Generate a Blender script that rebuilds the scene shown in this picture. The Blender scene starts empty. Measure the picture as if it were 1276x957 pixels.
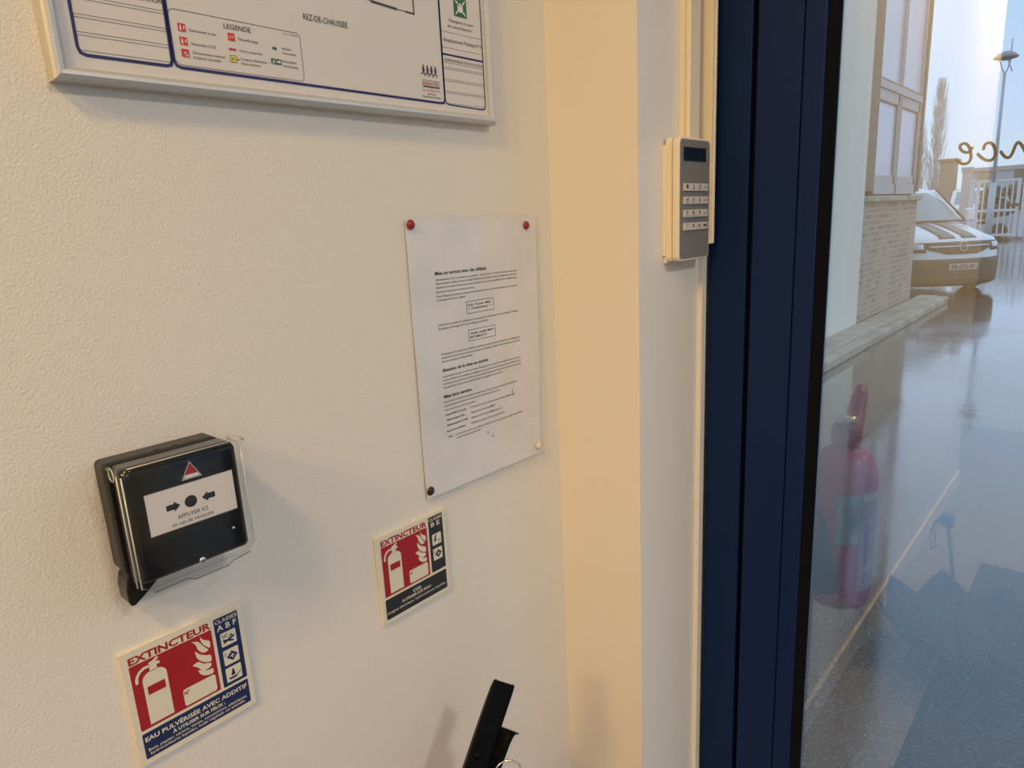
import bpy, bmesh, math, random
from mathutils import Vector, Matrix
random.seed(7)
PI = math.pi
SC = bpy.context.scene
COL = SC.collection

# ------------------------------------------------------------------ materials
MATS = {}
def mat(name, col, rough=0.5, metal=0.0, spec=0.5, emit=None, estr=1.0, bump=None, coat=0.0, trans=None):
    m = bpy.data.materials.new(name); m.use_nodes = True
    nt = m.node_tree; b = nt.nodes['Principled BSDF']
    b.inputs['Base Color'].default_value = (*col, 1)
    b.inputs['Roughness'].default_value = rough
    b.inputs['Metallic'].default_value = metal
    b.inputs['Specular IOR Level'].default_value = spec
    b.inputs['Coat Weight'].default_value = coat
    if emit:
        b.inputs['Emission Color'].default_value = (*emit, 1)
        b.inputs['Emission Strength'].default_value = estr
    if bump:
        sc, st, dist = bump
        tc = nt.nodes.new('ShaderNodeTexCoord'); n = nt.nodes.new('ShaderNodeTexNoise')
        n.inputs['Scale'].default_value = sc; n.inputs['Detail'].default_value = 4
        bp = nt.nodes.new('ShaderNodeBump'); bp.inputs['Strength'].default_value = st
        bp.inputs['Distance'].default_value = dist
        nt.links.new(tc.outputs['Object'], n.inputs['Vector'])
        nt.links.new(n.outputs['Fac'], bp.inputs['Height'])
        nt.links.new(bp.outputs['Normal'], b.inputs['Normal'])
    MATS[name] = m
    return m

def vary(m, scale, c0, c1, detail=4, lo=0.35, hi=0.65, stretch=(1, 1, 1)):
    nt = m.node_tree; b = nt.nodes['Principled BSDF']
    tc = nt.nodes.new('ShaderNodeTexCoord'); mp = nt.nodes.new('ShaderNodeMapping')
    mp.inputs['Scale'].default_value = stretch
    n = nt.nodes.new('ShaderNodeTexNoise'); n.inputs['Scale'].default_value = scale; n.inputs['Detail'].default_value = detail
    r = nt.nodes.new('ShaderNodeValToRGB')
    r.color_ramp.elements[0].position = lo; r.color_ramp.elements[1].position = hi
    r.color_ramp.elements[0].color = (*c0, 1); r.color_ramp.elements[1].color = (*c1, 1)
    nt.links.new(tc.outputs['Object'], mp.inputs['Vector']); nt.links.new(mp.outputs['Vector'], n.inputs['Vector'])
    nt.links.new(n.outputs['Fac'], r.inputs['Fac']); nt.links.new(r.outputs['Color'], b.inputs['Base Color'])
    return m

def clear_mat(name, f0, tint, rough=0.02, power=5.0):
    """clear sheet: transmits straight through, reflects by Schlick's law"""
    m = bpy.data.materials.new(name); m.use_nodes = True
    nt = m.node_tree; nt.nodes.clear()
    out = nt.nodes.new('ShaderNodeOutputMaterial'); mix = nt.nodes.new('ShaderNodeMixShader')
    tr = nt.nodes.new('ShaderNodeBsdfTransparent'); tr.inputs['Color'].default_value = (*tint, 1)
    gl = nt.nodes.new('ShaderNodeBsdfGlossy'); gl.inputs['Roughness'].default_value = rough
    gl.inputs['Color'].default_value = (1, 1, 1, 1)
    geo = nt.nodes.new('ShaderNodeNewGeometry')
    dot = nt.nodes.new('ShaderNodeVectorMath'); dot.operation = 'DOT_PRODUCT'
    ab = nt.nodes.new('ShaderNodeMath'); ab.operation = 'ABSOLUTE'
    om = nt.nodes.new('ShaderNodeMath'); om.operation = 'SUBTRACT'; om.inputs[0].default_value = 1.0
    pw = nt.nodes.new('ShaderNodeMath'); pw.operation = 'POWER'; pw.inputs[1].default_value = power
    ml = nt.nodes.new('ShaderNodeMath'); ml.operation = 'MULTIPLY_ADD'
    ml.inputs[1].default_value = 1 - f0; ml.inputs[2].default_value = f0
    L = nt.links.new
    L(geo.outputs['Normal'], dot.inputs[0]); L(geo.outputs['Incoming'], dot.inputs[1])
    L(dot.outputs['Value'], ab.inputs[0]); L(ab.outputs[0], om.inputs[1]); L(om.outputs[0], pw.inputs[0])
    L(pw.outputs[0], ml.inputs[0]); L(ml.outputs[0], mix.inputs['Fac'])
    L(tr.outputs[0], mix.inputs[1]); L(gl.outputs[0], mix.inputs[2]); L(mix.outputs[0], out.inputs['Surface'])
    MATS[name] = m
    return m

wallpaint = mat('wall_paint', (0.77, 0.725, 0.645), 0.60, spec=0.35, bump=(480, 0.38, 0.0018))
pierpaint = mat('smooth_wall_paint', (0.77, 0.73, 0.66), 0.55, spec=0.4, bump=(60, 0.12, 0.001))
ceilpaint = mat('ceiling_paint', (0.75, 0.72, 0.66), 0.8)
bbmat = mat('baseboard_white', (0.80, 0.76, 0.68), 0.35)
navy = mat('navy_powder_coat', (0.006, 0.020, 0.080), 0.45, spec=0.10)
navy2 = mat('navy_sash_coat', (0.006, 0.020, 0.088), 0.42, spec=0.12)
rubber = mat('black_rubber', (0.004, 0.004, 0.005), 0.85, spec=0.08)
creampl = mat('cream_plastic', (0.80, 0.72, 0.58), 0.42)
trunkpl = mat('trunking_plastic', (0.80, 0.72, 0.56), 0.45)
greypl = mat('grey_faceplate', (0.235, 0.225, 0.215), 0.45, metal=0.15)
lcd = mat('display_dark', (0.01, 0.02, 0.035), 0.12)
keypl = mat('key_light_grey', (0.62, 0.58, 0.53), 0.5)
ink = mat('black_ink', (0.012, 0.012, 0.014), 0.6)
inkg = mat('grey_ink', (0.06, 0.06, 0.065), 0.6)
whitepl = mat('white_print', (0.80, 0.77, 0.71), 0.5)
paper = mat('paper', (0.66, 0.63, 0.62), 0.6)
vary(paper, 18, (0.74, 0.715, 0.70), (0.82, 0.79, 0.775), lo=0.3, hi=0.7)
poster = mat('poster_paper', (0.69, 0.645, 0.60), 0.35)
alu = mat('brushed_aluminium', (0.56, 0.57, 0.565), 0.42, metal=0.35)
bluel = mat('navy_print', (0.012, 0.014, 0.11), 0.5)
redm = mat('sign_red', (0.36, 0.011, 0.018), 0.42)
sblue = mat('sign_blue', (0.009, 0.024, 0.095), 0.42)
sblack = mat('sign_black', (0.02, 0.022, 0.026), 0.42)
signpl = mat('sign_cream_plate', (0.74, 0.685, 0.54), 0.4)
green = mat('sign_green', (0.02, 0.13, 0.065), 0.5)
yellowp = mat('sign_yellow', (0.75, 0.62, 0.05), 0.5)
redprint = mat('red_print', (0.62, 0.03, 0.02), 0.5)
blackpl = mat('black_plastic', (0.012, 0.012, 0.012), 0.38, bump=(900, 0.15, 0.0005))
leverbl = mat('lever_black', (0.003, 0.003, 0.003), 0.30, spec=0.07)
glossbl = mat('gloss_black', (0.006, 0.007, 0.008), 0.12)
callwin = mat('call_window_white', (0.74, 0.69, 0.66), 0.4)
clearpl = clear_mat('clear_polycarbonate', 0.03, (0.96, 0.96, 0.95), 0.03, power=9)
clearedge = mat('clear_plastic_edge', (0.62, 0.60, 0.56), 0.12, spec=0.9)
sleeve = clear_mat('clear_sleeve', 0.035, (0.975, 0.975, 0.975), 0.12)
redtack = mat('red_tack', (0.28, 0.01, 0.02), 0.3)
blktack = mat('dark_tack', (0.04, 0.035, 0.03), 0.25, metal=0.6)
whttack = mat('white_tack', (0.72, 0.64, 0.50), 0.35)
chrome = mat('chrome', (0.75, 0.74, 0.72), 0.15, metal=1.0)
extred = mat('extinguisher_red', (0.60, 0.015, 0.020), 0.22, coat=0.5)
extredpl = mat('red_plastic', (0.50, 0.03, 0.025), 0.25)
lblgreen = mat('label_green', (0.25, 0.50, 0.42), 0.4)
lblpurple = mat('label_lilac', (0.48, 0.42, 0.60), 0.4)
lblwhite = mat('label_white', (0.75, 0.72, 0.72), 0.4)
brass = mat('brass', (0.60, 0.42, 0.18), 0.3, metal=1.0)
umb = mat('umbrella_navy', (0.012, 0.03, 0.06), 0.7)
umbh = mat('umbrella_handle_teal', (0.03, 0.12, 0.20), 0.4)
floorm = mat('floor_tile', (0.30, 0.29, 0.285), 0.4, bump=(40, 0.05, 0.002))
matm = mat('doormat', (0.035, 0.045, 0.065), 0.95, bump=(500, 0.6, 0.003))
brownvinyl = mat('dark_vinyl', (0.045, 0.032, 0.018), 0.5)
glassm = clear_mat('window_glass', 0.10, (0.98, 0.99, 0.985), 0.0)
glassb = clear_mat('window_glass_outer', 0.018, (0.99, 0.995, 0.99), 0.0)
spacer_glint = mat('spacer_and_edge_glint', (0.05, 0.14, 0.36), 0.4)
lampm = mat('lamp_diffuser', (0.9, 0.85, 0.7), 0.5, emit=(1.0, 0.74, 0.42), estr=4.0)
lampb = mat('lamp_housing', (0.8, 0.8, 0.78), 0.4)
# outside
render_m = mat('facade_render', (0.50, 0.49, 0.455), 0.9)
vary(render_m, 1.3, (0.76, 0.71, 0.60), (0.86, 0.81, 0.69), lo=0.3, hi=0.7, stretch=(1, 1, 0.35))
tanm = mat('facade_tan', (0.27, 0.20, 0.155), 0.9)
frame_w = mat('window_frame_mauve', (0.50, 0.46, 0.47), 0.5)
frame_d = mat('window_joint', (0.27, 0.25, 0.245), 0.6)
blind = mat('window_blind', (0.66, 0.67, 0.76), 0.25)
conc = mat('concrete_kerb', (0.36, 0.35, 0.32), 0.7)
vary(conc, 4, (0.29, 0.27, 0.22), (0.45, 0.42, 0.35))
carw = mat('van_white', (0.80, 0.84, 0.88), 0.25, coat=0.6)
carg = mat('van_dark_plastic', (0.10, 0.085, 0.065), 0.6)
cargl = mat('windscreen', (0.30, 0.38, 0.40), 0.12)
carst = mat('grey_stripe', (0.20, 0.185, 0.165), 0.4)
headl = mat('headlamp', (0.62, 0.64, 0.68), 0.12, metal=0.3)
tyre = mat('tyre', (0.07, 0.065, 0.06), 0.8)
plate_m = mat('number_plate', (0.42, 0.40, 0.36), 0.5)
silver = mat('silver_paint', (0.50, 0.54, 0.60), 0.3, coat=0.4)
gatew = mat('gate_white', (0.66, 0.72, 0.76), 0.45)
postm = mat('lamp_post_grey', (0.50, 0.58, 0.62), 0.5)
lampcap = mat('lamp_cap', (0.34, 0.33, 0.36), 0.5)
shed_l = mat('shed_cladding', (0.52, 0.56, 0.60), 0.6)
shed_b = mat('shed_beige_panel', (0.42, 0.39, 0.30), 0.7)
shed_d = mat('shed_dark_panel', (0.16, 0.18, 0.17), 0.7)
brown_b = mat('brown_block', (0.40, 0.33, 0.24), 0.8)
pierst = mat('pale_stone', (0.55, 0.53, 0.54), 0.8)
bark = mat('hazed_bark', (0.66, 0.64, 0.64), 0.9)  # bark lightened, distant haze put into its colour
hedge_m = mat('hedge', (0.09, 0.12, 0.10), 0.9)

# brick material
brick = bpy.data.materials.new('old_brick'); brick.use_nodes = True
def _brick():
    nt = brick.node_tree; b = nt.nodes['Principled BSDF']; b.inputs['Roughness'].default_value = 0.9
    tc = nt.nodes.new('ShaderNodeTexCoord'); sx = nt.nodes.new('ShaderNodeSeparateXYZ'); cx = nt.nodes.new('ShaderNodeCombineXYZ')
    br = nt.nodes.new('ShaderNodeTexBrick'); br.inputs['Scale'].default_value = 1.0
    br.inputs['Brick Width'].default_value = 0.23; br.inputs['Row Height'].default_value = 0.078
    br.inputs['Mortar Size'].default_value = 0.012; br.inputs['Mortar Smooth'].default_value = 0.4
    br.inputs['Color1'].default_value = (0.27, 0.20, 0.15, 1); br.inputs['Color2'].default_value = (0.41, 0.32, 0.25, 1)
    br.inputs['Mortar'].default_value = (0.47, 0.41, 0.34, 1)
    n = nt.nodes.new('ShaderNodeTexNoise'); n.inputs['Scale'].default_value = 2.0; n.inputs['Detail'].default_value = 6
    mx = nt.nodes.new('ShaderNodeMix'); mx.data_type = 'RGBA'; mx.blend_type = 'MIX'
    mx.inputs[7].default_value = (0.46, 0.385, 0.31, 1)
    r = nt.nodes.new('ShaderNodeValToRGB'); r.color_ramp.elements[0].position = 0.45; r.color_ramp.elements[1].position = 0.62
    r.color_ramp.elements[1].color = (0.85, 0.85, 0.85, 1)
    L = nt.links.new
    L(tc.outputs['Object'], sx.inputs[0]); L(sx.outputs['Y'], cx.inputs['X']); L(sx.outputs['Z'], cx.inputs['Y'])
    L(cx.outputs[0], br.inputs['Vector']); L(tc.outputs['Object'], n.inputs['Vector']); L(n.outputs['Fac'], r.inputs['Fac'])
    L(r.outputs['Color'], mx.inputs[0]); L(br.outputs['Color'], mx.inputs[6]); L(mx.outputs[2], b.inputs['Base Color'])
_brick()

# wet asphalt
asph = bpy.data.materials.new('wet_asphalt'); asph.use_nodes = True
def _asph():
    nt = asph.node_tree; b = nt.nodes['Principled BSDF']; L = nt.links.new
    tc = nt.nodes.new('ShaderNodeTexCoord')
    n1 = nt.nodes.new('ShaderNodeTexNoise'); n1.inputs['Scale'].default_value = 90; n1.inputs['Detail'].default_value = 3
    r1 = nt.nodes.new('ShaderNodeValToRGB'); r1.color_ramp.elements[0].position = 0.42; r1.color_ramp.elements[1].position = 0.72
    r1.color_ramp.elements[0].color = (0.012, 0.020, 0.028, 1); r1.color_ramp.elements[1].color = (0.085, 0.105, 0.12, 1)
    n2 = nt.nodes.new('ShaderNodeTexNoise'); n2.inputs['Scale'].default_value = 0.9; n2.inputs['Detail'].default_value = 3
    r2 = nt.nodes.new('ShaderNodeValToRGB'); r2.color_ramp.elements[0].position = 0.40; r2.color_ramp.elements[1].position = 0.58
    r2.color_ramp.elements[0].color = (0.05,) * 3 + (1,); r2.color_ramp.elements[1].color = (0.20,) * 3 + (1,)
    L(tc.outputs['Object'], n1.inputs['Vector']); L(n1.outputs['Fac'], r1.inputs['Fac']); L(r1.outputs['Color'], b.inputs['Base Color'])
    L(tc.outputs['Object'], n2.inputs['Vector']); L(n2.outputs['Fac'], r2.inputs['Fac']); L(r2.outputs['Color'], b.inputs['Roughness'])
    mp = nt.nodes.new('ShaderNodeMapping'); mp.inputs['Scale'].default_value = (1.0, 2.2, 1)
    n3 = nt.nodes.new('ShaderNodeTexNoise'); n3.inputs['Scale'].default_value = 2.0; n3.inputs['Detail'].default_value = 2
    bp = nt.nodes.new('ShaderNodeBump'); bp.inputs['Strength'].default_value = 0.3; bp.inputs['Distance'].default_value = 0.005
    L(tc.outputs['Object'], mp.inputs['Vector']); L(mp.outputs['Vector'], n3.inputs['Vector'])
    L(n3.outputs['Fac'], bp.inputs['Height']); L(bp.outputs['Normal'], b.inputs['Normal'])
    b.inputs['IOR'].default_value = 1.5
    b.inputs['Specular IOR Level'].default_value = 0.6
    b.inputs['Coat Weight'].default_value = 1.0; b.inputs['Coat Roughness'].default_value = 0.10; b.inputs['Coat IOR'].default_value = 1.6
    L(bp.outputs['Normal'], b.inputs['Coat Normal'])
_asph()

# ------------------------------------------------------------------ mesh builder
class MB:
    def __init__(s): s.bm = bmesh.new(); s.mats = []
    def mi(s, m):
        if m not in s.mats: s.mats.append(m)
        return s.mats.index(m)
    def face(s, pts, m, smooth=False):
        vs = [s.bm.verts.new(p) for p in pts]
        f = s.bm.faces.new(vs); f.material_index = s.mi(m); f.smooth = smooth
        return f
    def grid(s, rows, m, closed=False, smooth=True):
        V = [[s.bm.verts.new(p) for p in r] for r in rows]
        k = s.mi(m); n = len(rows[0])
        for i in range(len(V) - 1):
            for j in range(n if closed else n - 1):
                j2 = (j + 1) % n
                try:
                    f = s.bm.faces.new((V[i][j], V[i][j2], V[i + 1][j2], V[i + 1][j])); f.material_index = k; f.smooth = smooth
                except ValueError: pass
        return V
    def box(s, a, b, m, bev=0.0, seg=2, rot=None, piv=None):
        x0, y0, z0 = [min(a[i], b[i]) for i in range(3)]; x1, y1, z1 = [max(a[i], b[i]) for i in range(3)]
        t = bmesh.new()
        bmesh.ops.create_cube(t, size=1.0)
        c = Vector(((x0 + x1) / 2, (y0 + y1) / 2, (z0 + z1) / 2))
        for v in t.verts: v.co = Vector((v.co.x * (x1 - x0), v.co.y * (y1 - y0), v.co.z * (z1 - z0)))
        if bev > 0:
            bmesh.ops.bevel(t, geom=t.edges[:] + t.verts[:], offset=bev, segments=seg, profile=0.5, affect='EDGES', clamp_overlap=True)
        for v in t.verts:
            v.co += c
            if rot is not None: v.co = rot @ (v.co - Vector(piv)) + Vector(piv)
        s.merge(t, m)
    def merge(s, t, m, smooth=False):
        k = s.mi(m); mp = {}
        for v in t.verts: mp[v] = s.bm.verts.new(v.co)
        for f in t.faces:
            try:
                g = s.bm.faces.new([mp[v] for v in f.verts]); g.material_index = k; g.smooth = smooth
            except ValueError: pass
        t.free()
    def tube(s, path, r, m, n=10, cap=True, flat=None):
        path = [Vector(p) for p in path]; rows = []
        rr = r if isinstance(r, (list, tuple)) else [r] * len(path)
        up = None
        for i, p in enumerate(path):
            d = (path[min(i + 1, len(path) - 1)] - path[max(i - 1, 0)]).normalized()
            if up is None:
                up = Vector((0, 0, 1)) if abs(d.z) < 0.9 else Vector((1, 0, 0))
            a = d.cross(up)
            if a.length < 1e-6: a = d.orthogonal()
            a.normalize(); b = d.cross(a).normalized(); up = -b if False else up
            rows.append([p + (a * math.cos(2 * PI * k / n) + b * math.sin(2 * PI * k / n)) * rr[i] for k in range(n)])
        V = s.grid(rows, m, closed=True)
        if cap:
            k = s.mi(m)
            for R_ in (V[0][::-1], V[-1]):
                try: f = s.bm.faces.new(R_); f.material_index = k
                except ValueError: pass
    def lathe(s, prof, m, c=(0, 0, 0), axis='z', n=32, a0=0, a1=2 * PI, smooth=True):
        full = abs(a1 - a0 - 2 * PI) < 1e-6; rows = []
        cnt = n if full else n + 1
        for r, h in prof:
            row = []
            for k in range(cnt):
                a = a0 + (a1 - a0) * k / n
                u, v = max(r, 1e-5) * math.cos(a), max(r, 1e-5) * math.sin(a)
                row.append({'z': (c[0] + u, c[1] + v, c[2] + h), 'x': (c[0] + h, c[1] + u, c[2] + v), 'y': (c[0] + u, c[1] + h, c[2] + v)}[axis])
            rows.append(row)
        s.grid(rows, m, closed=full, smooth=smooth)
    def prism(s, poly, x0, x1, m, axis='x', smooth=False):
        """polygon in the two other axes extruded along axis"""
        def P(a, b, h): return {'x': (h, a, b), 'y': (a, h, b), 'z': (a, b, h)}[axis]
        n = len(poly)
        A = [s.bm.verts.new(P(a, b, x0)) for a, b in poly]; B = [s.bm.verts.new(P(a, b, x1)) for a, b in poly]
        k = s.mi(m)
        for V in (A, B[::-1]):
            f = s.bm.faces.new(V); f.material_index = k
        for i in range(n):
            f = s.bm.faces.new((A[i], B[i], B[(i + 1) % n], A[(i + 1) % n])); f.material_index = k; f.smooth = smooth
    def build(s, name, parent=None, loc=(0, 0, 0), recalc=True):
        if recalc: bmesh.ops.recalc_face_normals(s.bm, faces=s.bm.faces[:])
        me = bpy.data.meshes.new(name)
        off = Vector(loc)
        if off.length > 0:
            for v in s.bm.verts: v.co -= off
        s.bm.to_mesh(me); s.bm.free()
        for m in s.mats: me.materials.append(m)
        o = bpy.data.objects.new(name, me); COL.objects.link(o)
        if parent is not None:
            o.parent = parent
            w = Vector((0, 0, 0)); p = parent
            while p is not None: w += p.location; p = p.parent
            o.location = off - w
        else:
            o.location = off
        return o

def tag(o, label=None, cat=None, group=None, kind=None):
    if label: o['label'] = label
    if cat: o['category'] = cat
    if group: o['group'] = group
    if kind: o['kind'] = kind
    return o
def thing(name, label, cat, loc=(0, 0, 0), group=None):
    o = bpy.data.objects.new(name, None); COL.objects.link(o); o.location = loc; o.empty_display_size = 0.05
    return tag(o, label, cat, group)
def struct(o): o['kind'] = 'structure'; return o

# ------------------------------------------------------------------ flat print (drawn in a plane)
def rrect(u0, v0, u1, v1, r=0.0, n=5):
    if r <= 0: return [(u0, v0), (u1, v0), (u1, v1), (u0, v1)]
    out = []
    for cx, cy, a in ((u1 - r, v0 + r, -PI / 2), (u1 - r, v1 - r, 0), (u0 + r, v1 - r, PI / 2), (u0 + r, v0 + r, PI)):
        for k in range(n + 1): out.append((cx + r * math.cos(a + PI / 2 * k / n), cy + r * math.sin(a + PI / 2 * k / n)))
    return out
def stroke(pts, w, closed=False):
    """list of quads following a polyline"""
    n = len(pts); L = []; 
    for i in range(n):
        if closed: p, q = pts[i - 1], pts[(i + 1) % n]
        else: p, q = pts[max(i - 1, 0)], pts[min(i + 1, n - 1)]
        c = pts[i]
        d1 = Vector((c[0] - p[0], c[1] - p[1])); d2 = Vector((q[0] - c[0], q[1] - c[1]))
        if d1.length < 1e-9: d1 = d2
        if d2.length < 1e-9: d2 = d1
        d1.normalize(); d2.normalize(); t = d1 + d2
        if t.length < 1e-6: t = d1
        t.normalize(); nn = Vector((-t.y, t.x)); sc = 1 / max(0.5, nn.dot(Vector((-d1.y, d1.x))))
        L.append(((c[0] + nn.x * w / 2 * sc, c[1] + nn.y * w / 2 * sc), (c[0] - nn.x * w / 2 * sc, c[1] - nn.y * w / 2 * sc)))
    out = []
    for i in range(n if closed else n - 1):
        a, b = L[i], L[(i + 1) % n]
        out.append([a[1], b[1], b[0], a[0]])
    return out
_tcache = {}
def textpolys(s, bold=0.0):
    key = (s, bold)
    if key in _tcache: return _tcache[key]
    cu = bpy.data.curves.new('t', 'FONT'); cu.body = s; cu.size = 1.0; cu.offset = bold; cu.resolution_u = 2
    ob = bpy.data.objects.new('t', cu); COL.objects.link(ob)
    dg = bpy.context.evaluated_depsgraph_get(); dg.update()
    me = bpy.data.meshes.new_from_object(ob.evaluated_get(dg))
    vs = [(v.co.x, v.co.y) for v in me.vertices]
    fs = [tuple(p.vertices) for p in me.polygons]
    bpy.data.objects.remove(ob); bpy.data.curves.remove(cu); bpy.data.meshes.remove(me)
    _tcache[key] = (vs, fs)
    return vs, fs
class Print:
    """draws onto a surface given by fn(u, v, h) -> xyz"""
    def __init__(s, fn): s.fn = fn; s.mb = MB()
    def poly(s, pts, m, h=1):
        s.mb.face([s.fn(u, v, h) for u, v in pts], m)
    def rect(s, u0, v0, u1, v1, m, h=1, r=0): s.poly(rrect(u0, v0, u1, v1, r), m, h)
    def line(s, pts, w, m, h=2, closed=False):
        for q in stroke(pts, w, closed): s.poly(q, m, h)
    def disc(s, u, v, r, m, h=2, n=20): s.poly([(u + r * math.cos(2 * PI * k / n), v + r * math.sin(2 * PI * k / n)) for k in range(n)], m, h)
    def text(s, t, u0, u1, vb, cap, m, h=3, bold=0.0, mirror=False):
        vs, fs = textpolys(t, bold)
        if not vs: return
        x0 = min(v[0] for v in vs); x1 = max(v[0] for v in vs)
        su = (u1 - u0) / (x1 - x0); sv = cap / 0.72
        k = s.mb.mi(m)
        V = [s.mb.bm.verts.new(s.fn(u0 + (x - x0) * su, vb + y * sv, h)) for x, y in vs]
        for f in fs:
            try: g = s.mb.bm.faces.new([V[i] for i in f]); g.material_index = k
            except ValueError: pass
    def build(s, name, parent=None): return s.mb.build(name, parent, recalc=False)
def onwall(x, step=0.00012):
    return lambda u, v, h: (x + h * step, u, v)

# ================================================================== ROOM SHELL
ZC = 2.72
mb = MB(); mb.box((-0.25, -2.34, 0), (0, 0.6928, ZC), wallpaint); struct(mb.build('wall_left'))
# pier beside the window (projects 129 mm)
mb = MB(); mb.box((-0.25, 0.6928, 0), (0.1289, 0.8415, ZC), pierpaint); struct(mb.build('wall_pier'))
mb = MB(); mb.box((0.1289 - 0.02, 0.8415, 0), (0.1352, 0.8535, ZC), pierpaint); struct(mb.build('trim_1'))
mb = MB(); mb.box((-0.25, 0.8535, -0.2), (0.128, 1.10, 3.2), render_m); struct(mb.build('wall_front'))
mb = MB(); XR = 3.1
mb.box((XR, -3.6, 0), (XR + .15, 1.0, 0.35), wallpaint); mb.box((XR, -3.6, 2.5), (XR + .15, 1.0, ZC), wallpaint)
mb.box((XR, -3.6, 0.35), (XR + .15, -3.0, 2.5), wallpaint); mb.box((XR, 0.55, 0.35), (XR + .15, 1.0, 2.5), wallpaint); struct(mb.build('wall_right'))
w2 = bpy.data.objects.new('added_side_window', None); COL.objects.link(w2); w2.location = (XR, -1.2, 0.35); struct(w2)  # window added in the unseen side wall to throw daylight on the left wall
mb = MB()
for y in (-3.0, -1.26, 0.49): mb.box((XR + .03, y, 0.35), (XR + .09, y + .06, 2.5), navy, bev=.003)
for z in (0.35, 2.44): mb.box((XR + .03, -3.0, z), (XR + .09, .55, z + .06), navy, bev=.003)
mb.build('window_frame', w2)
for a, b in ((-2.94, -1.26), (-1.20, .49)):
    mb = MB(); mb.box((XR + .055, a, .41), (XR + .061, b, 2.44), glassb); mb.build('glass_pane', w2)
mb = MB(); mb.box((-2.15, -3.75, 0), (3.25, -3.6, ZC), wallpaint); struct(mb.build('wall_back'))
mb = MB(); mb.box((-2.15, -3.6, 0), (-2.0, -2.34, ZC), wallpaint); mb.box((-2.15, -2.34, 0), (-0.25, -2.24, ZC), wallpaint); struct(mb.build('wall_corridor'))
mb = MB(); mb.box((-2.15, -3.75, -0.11), (3.25, 0.93, 0), floorm); struct(mb.build('floor'))
mb = MB(); mb.box((-2.15, -3.75, ZC), (3.25, 1.0, ZC + 0.12), ceilpaint); struct(mb.build('ceiling'))
def bb(name, a, b):
    m = MB(); m.box(a, b, bbmat, bev=0.003); struct(m.build(name))
bb('baseboard_left', (0, -2.34, 0), (0.012, 0.6928, 0.095))
bb('baseboard_pier', (0.012, 0.681, 0), (0.141, 0.6928, 0.095))
bb('baseboard_back', (-2.0, -3.6, 0), (3.1, -3.588, 0.095))
bb('baseboard_right', (3.088, -3.588, 0), (3.1, 0.85, 0.095))

# ================================================================== WINDOW
W1x = 3.09
win = bpy.data.objects.new('window_1', None); COL.objects.link(win); win.location = (0.1355, 0.86, 0); struct(win)
H = 2.66
YF = 0.86; YG = 0.8815
mb = MB()
mb.box((0.1355, YF, 0.0), (0.1865, 0.925, H), navy, bev=0.0012)              # fixed jamb
mb.box((0.1865, YF + 0.012, 0.0), (0.1935, 0.925, H), rubber)               # shadow groove
mb.box((0.1355, YF, H - 0.05), (W1x, 0.925, H), navy, bev=0.0012)
mb.box((0.1355, YF, 0.0), (W1x, 0.925, 0.04), navy, bev=0.0012)
mb.box((1.47, YF, 0.04), (1.53, 0.925, H - 0.05), navy, bev=0.0012)
mb.box((3.03, YF, 0.04), (W1x, 0.925, H - 0.05), navy, bev=0.0012)
mb.build('window_frame', win)
def sash(x0, x1):
    m = MB()
    m.box((x0, YF - 0.001, 0.045), (x0 + 0.0530, 0.922, H - 0.055), navy2, bev=0.0008)
    m.box((x0 + 0.0537, YF + 0.0005, 0.05), (x0 + 0.0772, YG - 0.0002, H - 0.06), navy2, bev=0.0015)
    m.box((x0 + 0.0520, YG + 0.0262, 0.05), (x0 + 0.0640, 0.922, H - 0.06), navy2, bev=0.0015)
    m.box((x1 - 0.077, YF - 0.001, 0.045), (x1, 0.922, H - 0.055), navy2, bev=0.0015)
    m.box((x0 + 0.05, YF - 0.001, H - 0.13), (x1 - 0.07, 0.922, H - 0.055), navy2, bev=0.0015)
    m.box((x0 + 0.05, YF - 0.001, 0.045), (x1 - 0.07, 0.922, 0.12), navy2, bev=0.0015)
    m.build('sash_frame', win)
    g = MB()
    xi = x0 + 0.0772
    # wedge-shaped glazing gasket
    g.prism([(xi - 0.001, YF + 0.002), (xi + 0.0108, YF + 0.0195), (xi + 0.0108, YG), (xi - 0.001, YG)], 0.118, H - 0.13, rubber, axis='z')
    g.prism([(x1 - 0.078, YF + 0.002), (x1 - 0.087, YF + 0.0195), (x1 - 0.087, YG), (x1 - 0.078, YG)], 0.118, H - 0.13, rubber, axis='z')
    g.build('gasket', win)
    sp = MB()
    sp.box((xi - 0.012, YG + 0.0042, 0.12), (xi - 0.004, YG + 0.0218, H - 0.13), spacer_glint)
    sp.box((xi + 0.0108, YG - 0.0012, 0.12), (xi + 0.0116, YG - 0.0001, H - 0.13), spacer_glint)  # thin blue strip on the gasket tip, painted as its highlight
    sp.build('spacer_and_edge_glint', win)
    for k, yy in enumerate((YG, YG + 0.022)):
        p = MB(); p.box((xi - 0.014, yy, 0.10), (x1 - 0.072, yy + 0.004, H - 0.115), (glassm, glassb)[k]); o = p.build('glass_pane', win)
sash(0.1940, 1.47); sash(1.53, 3.03)

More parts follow.
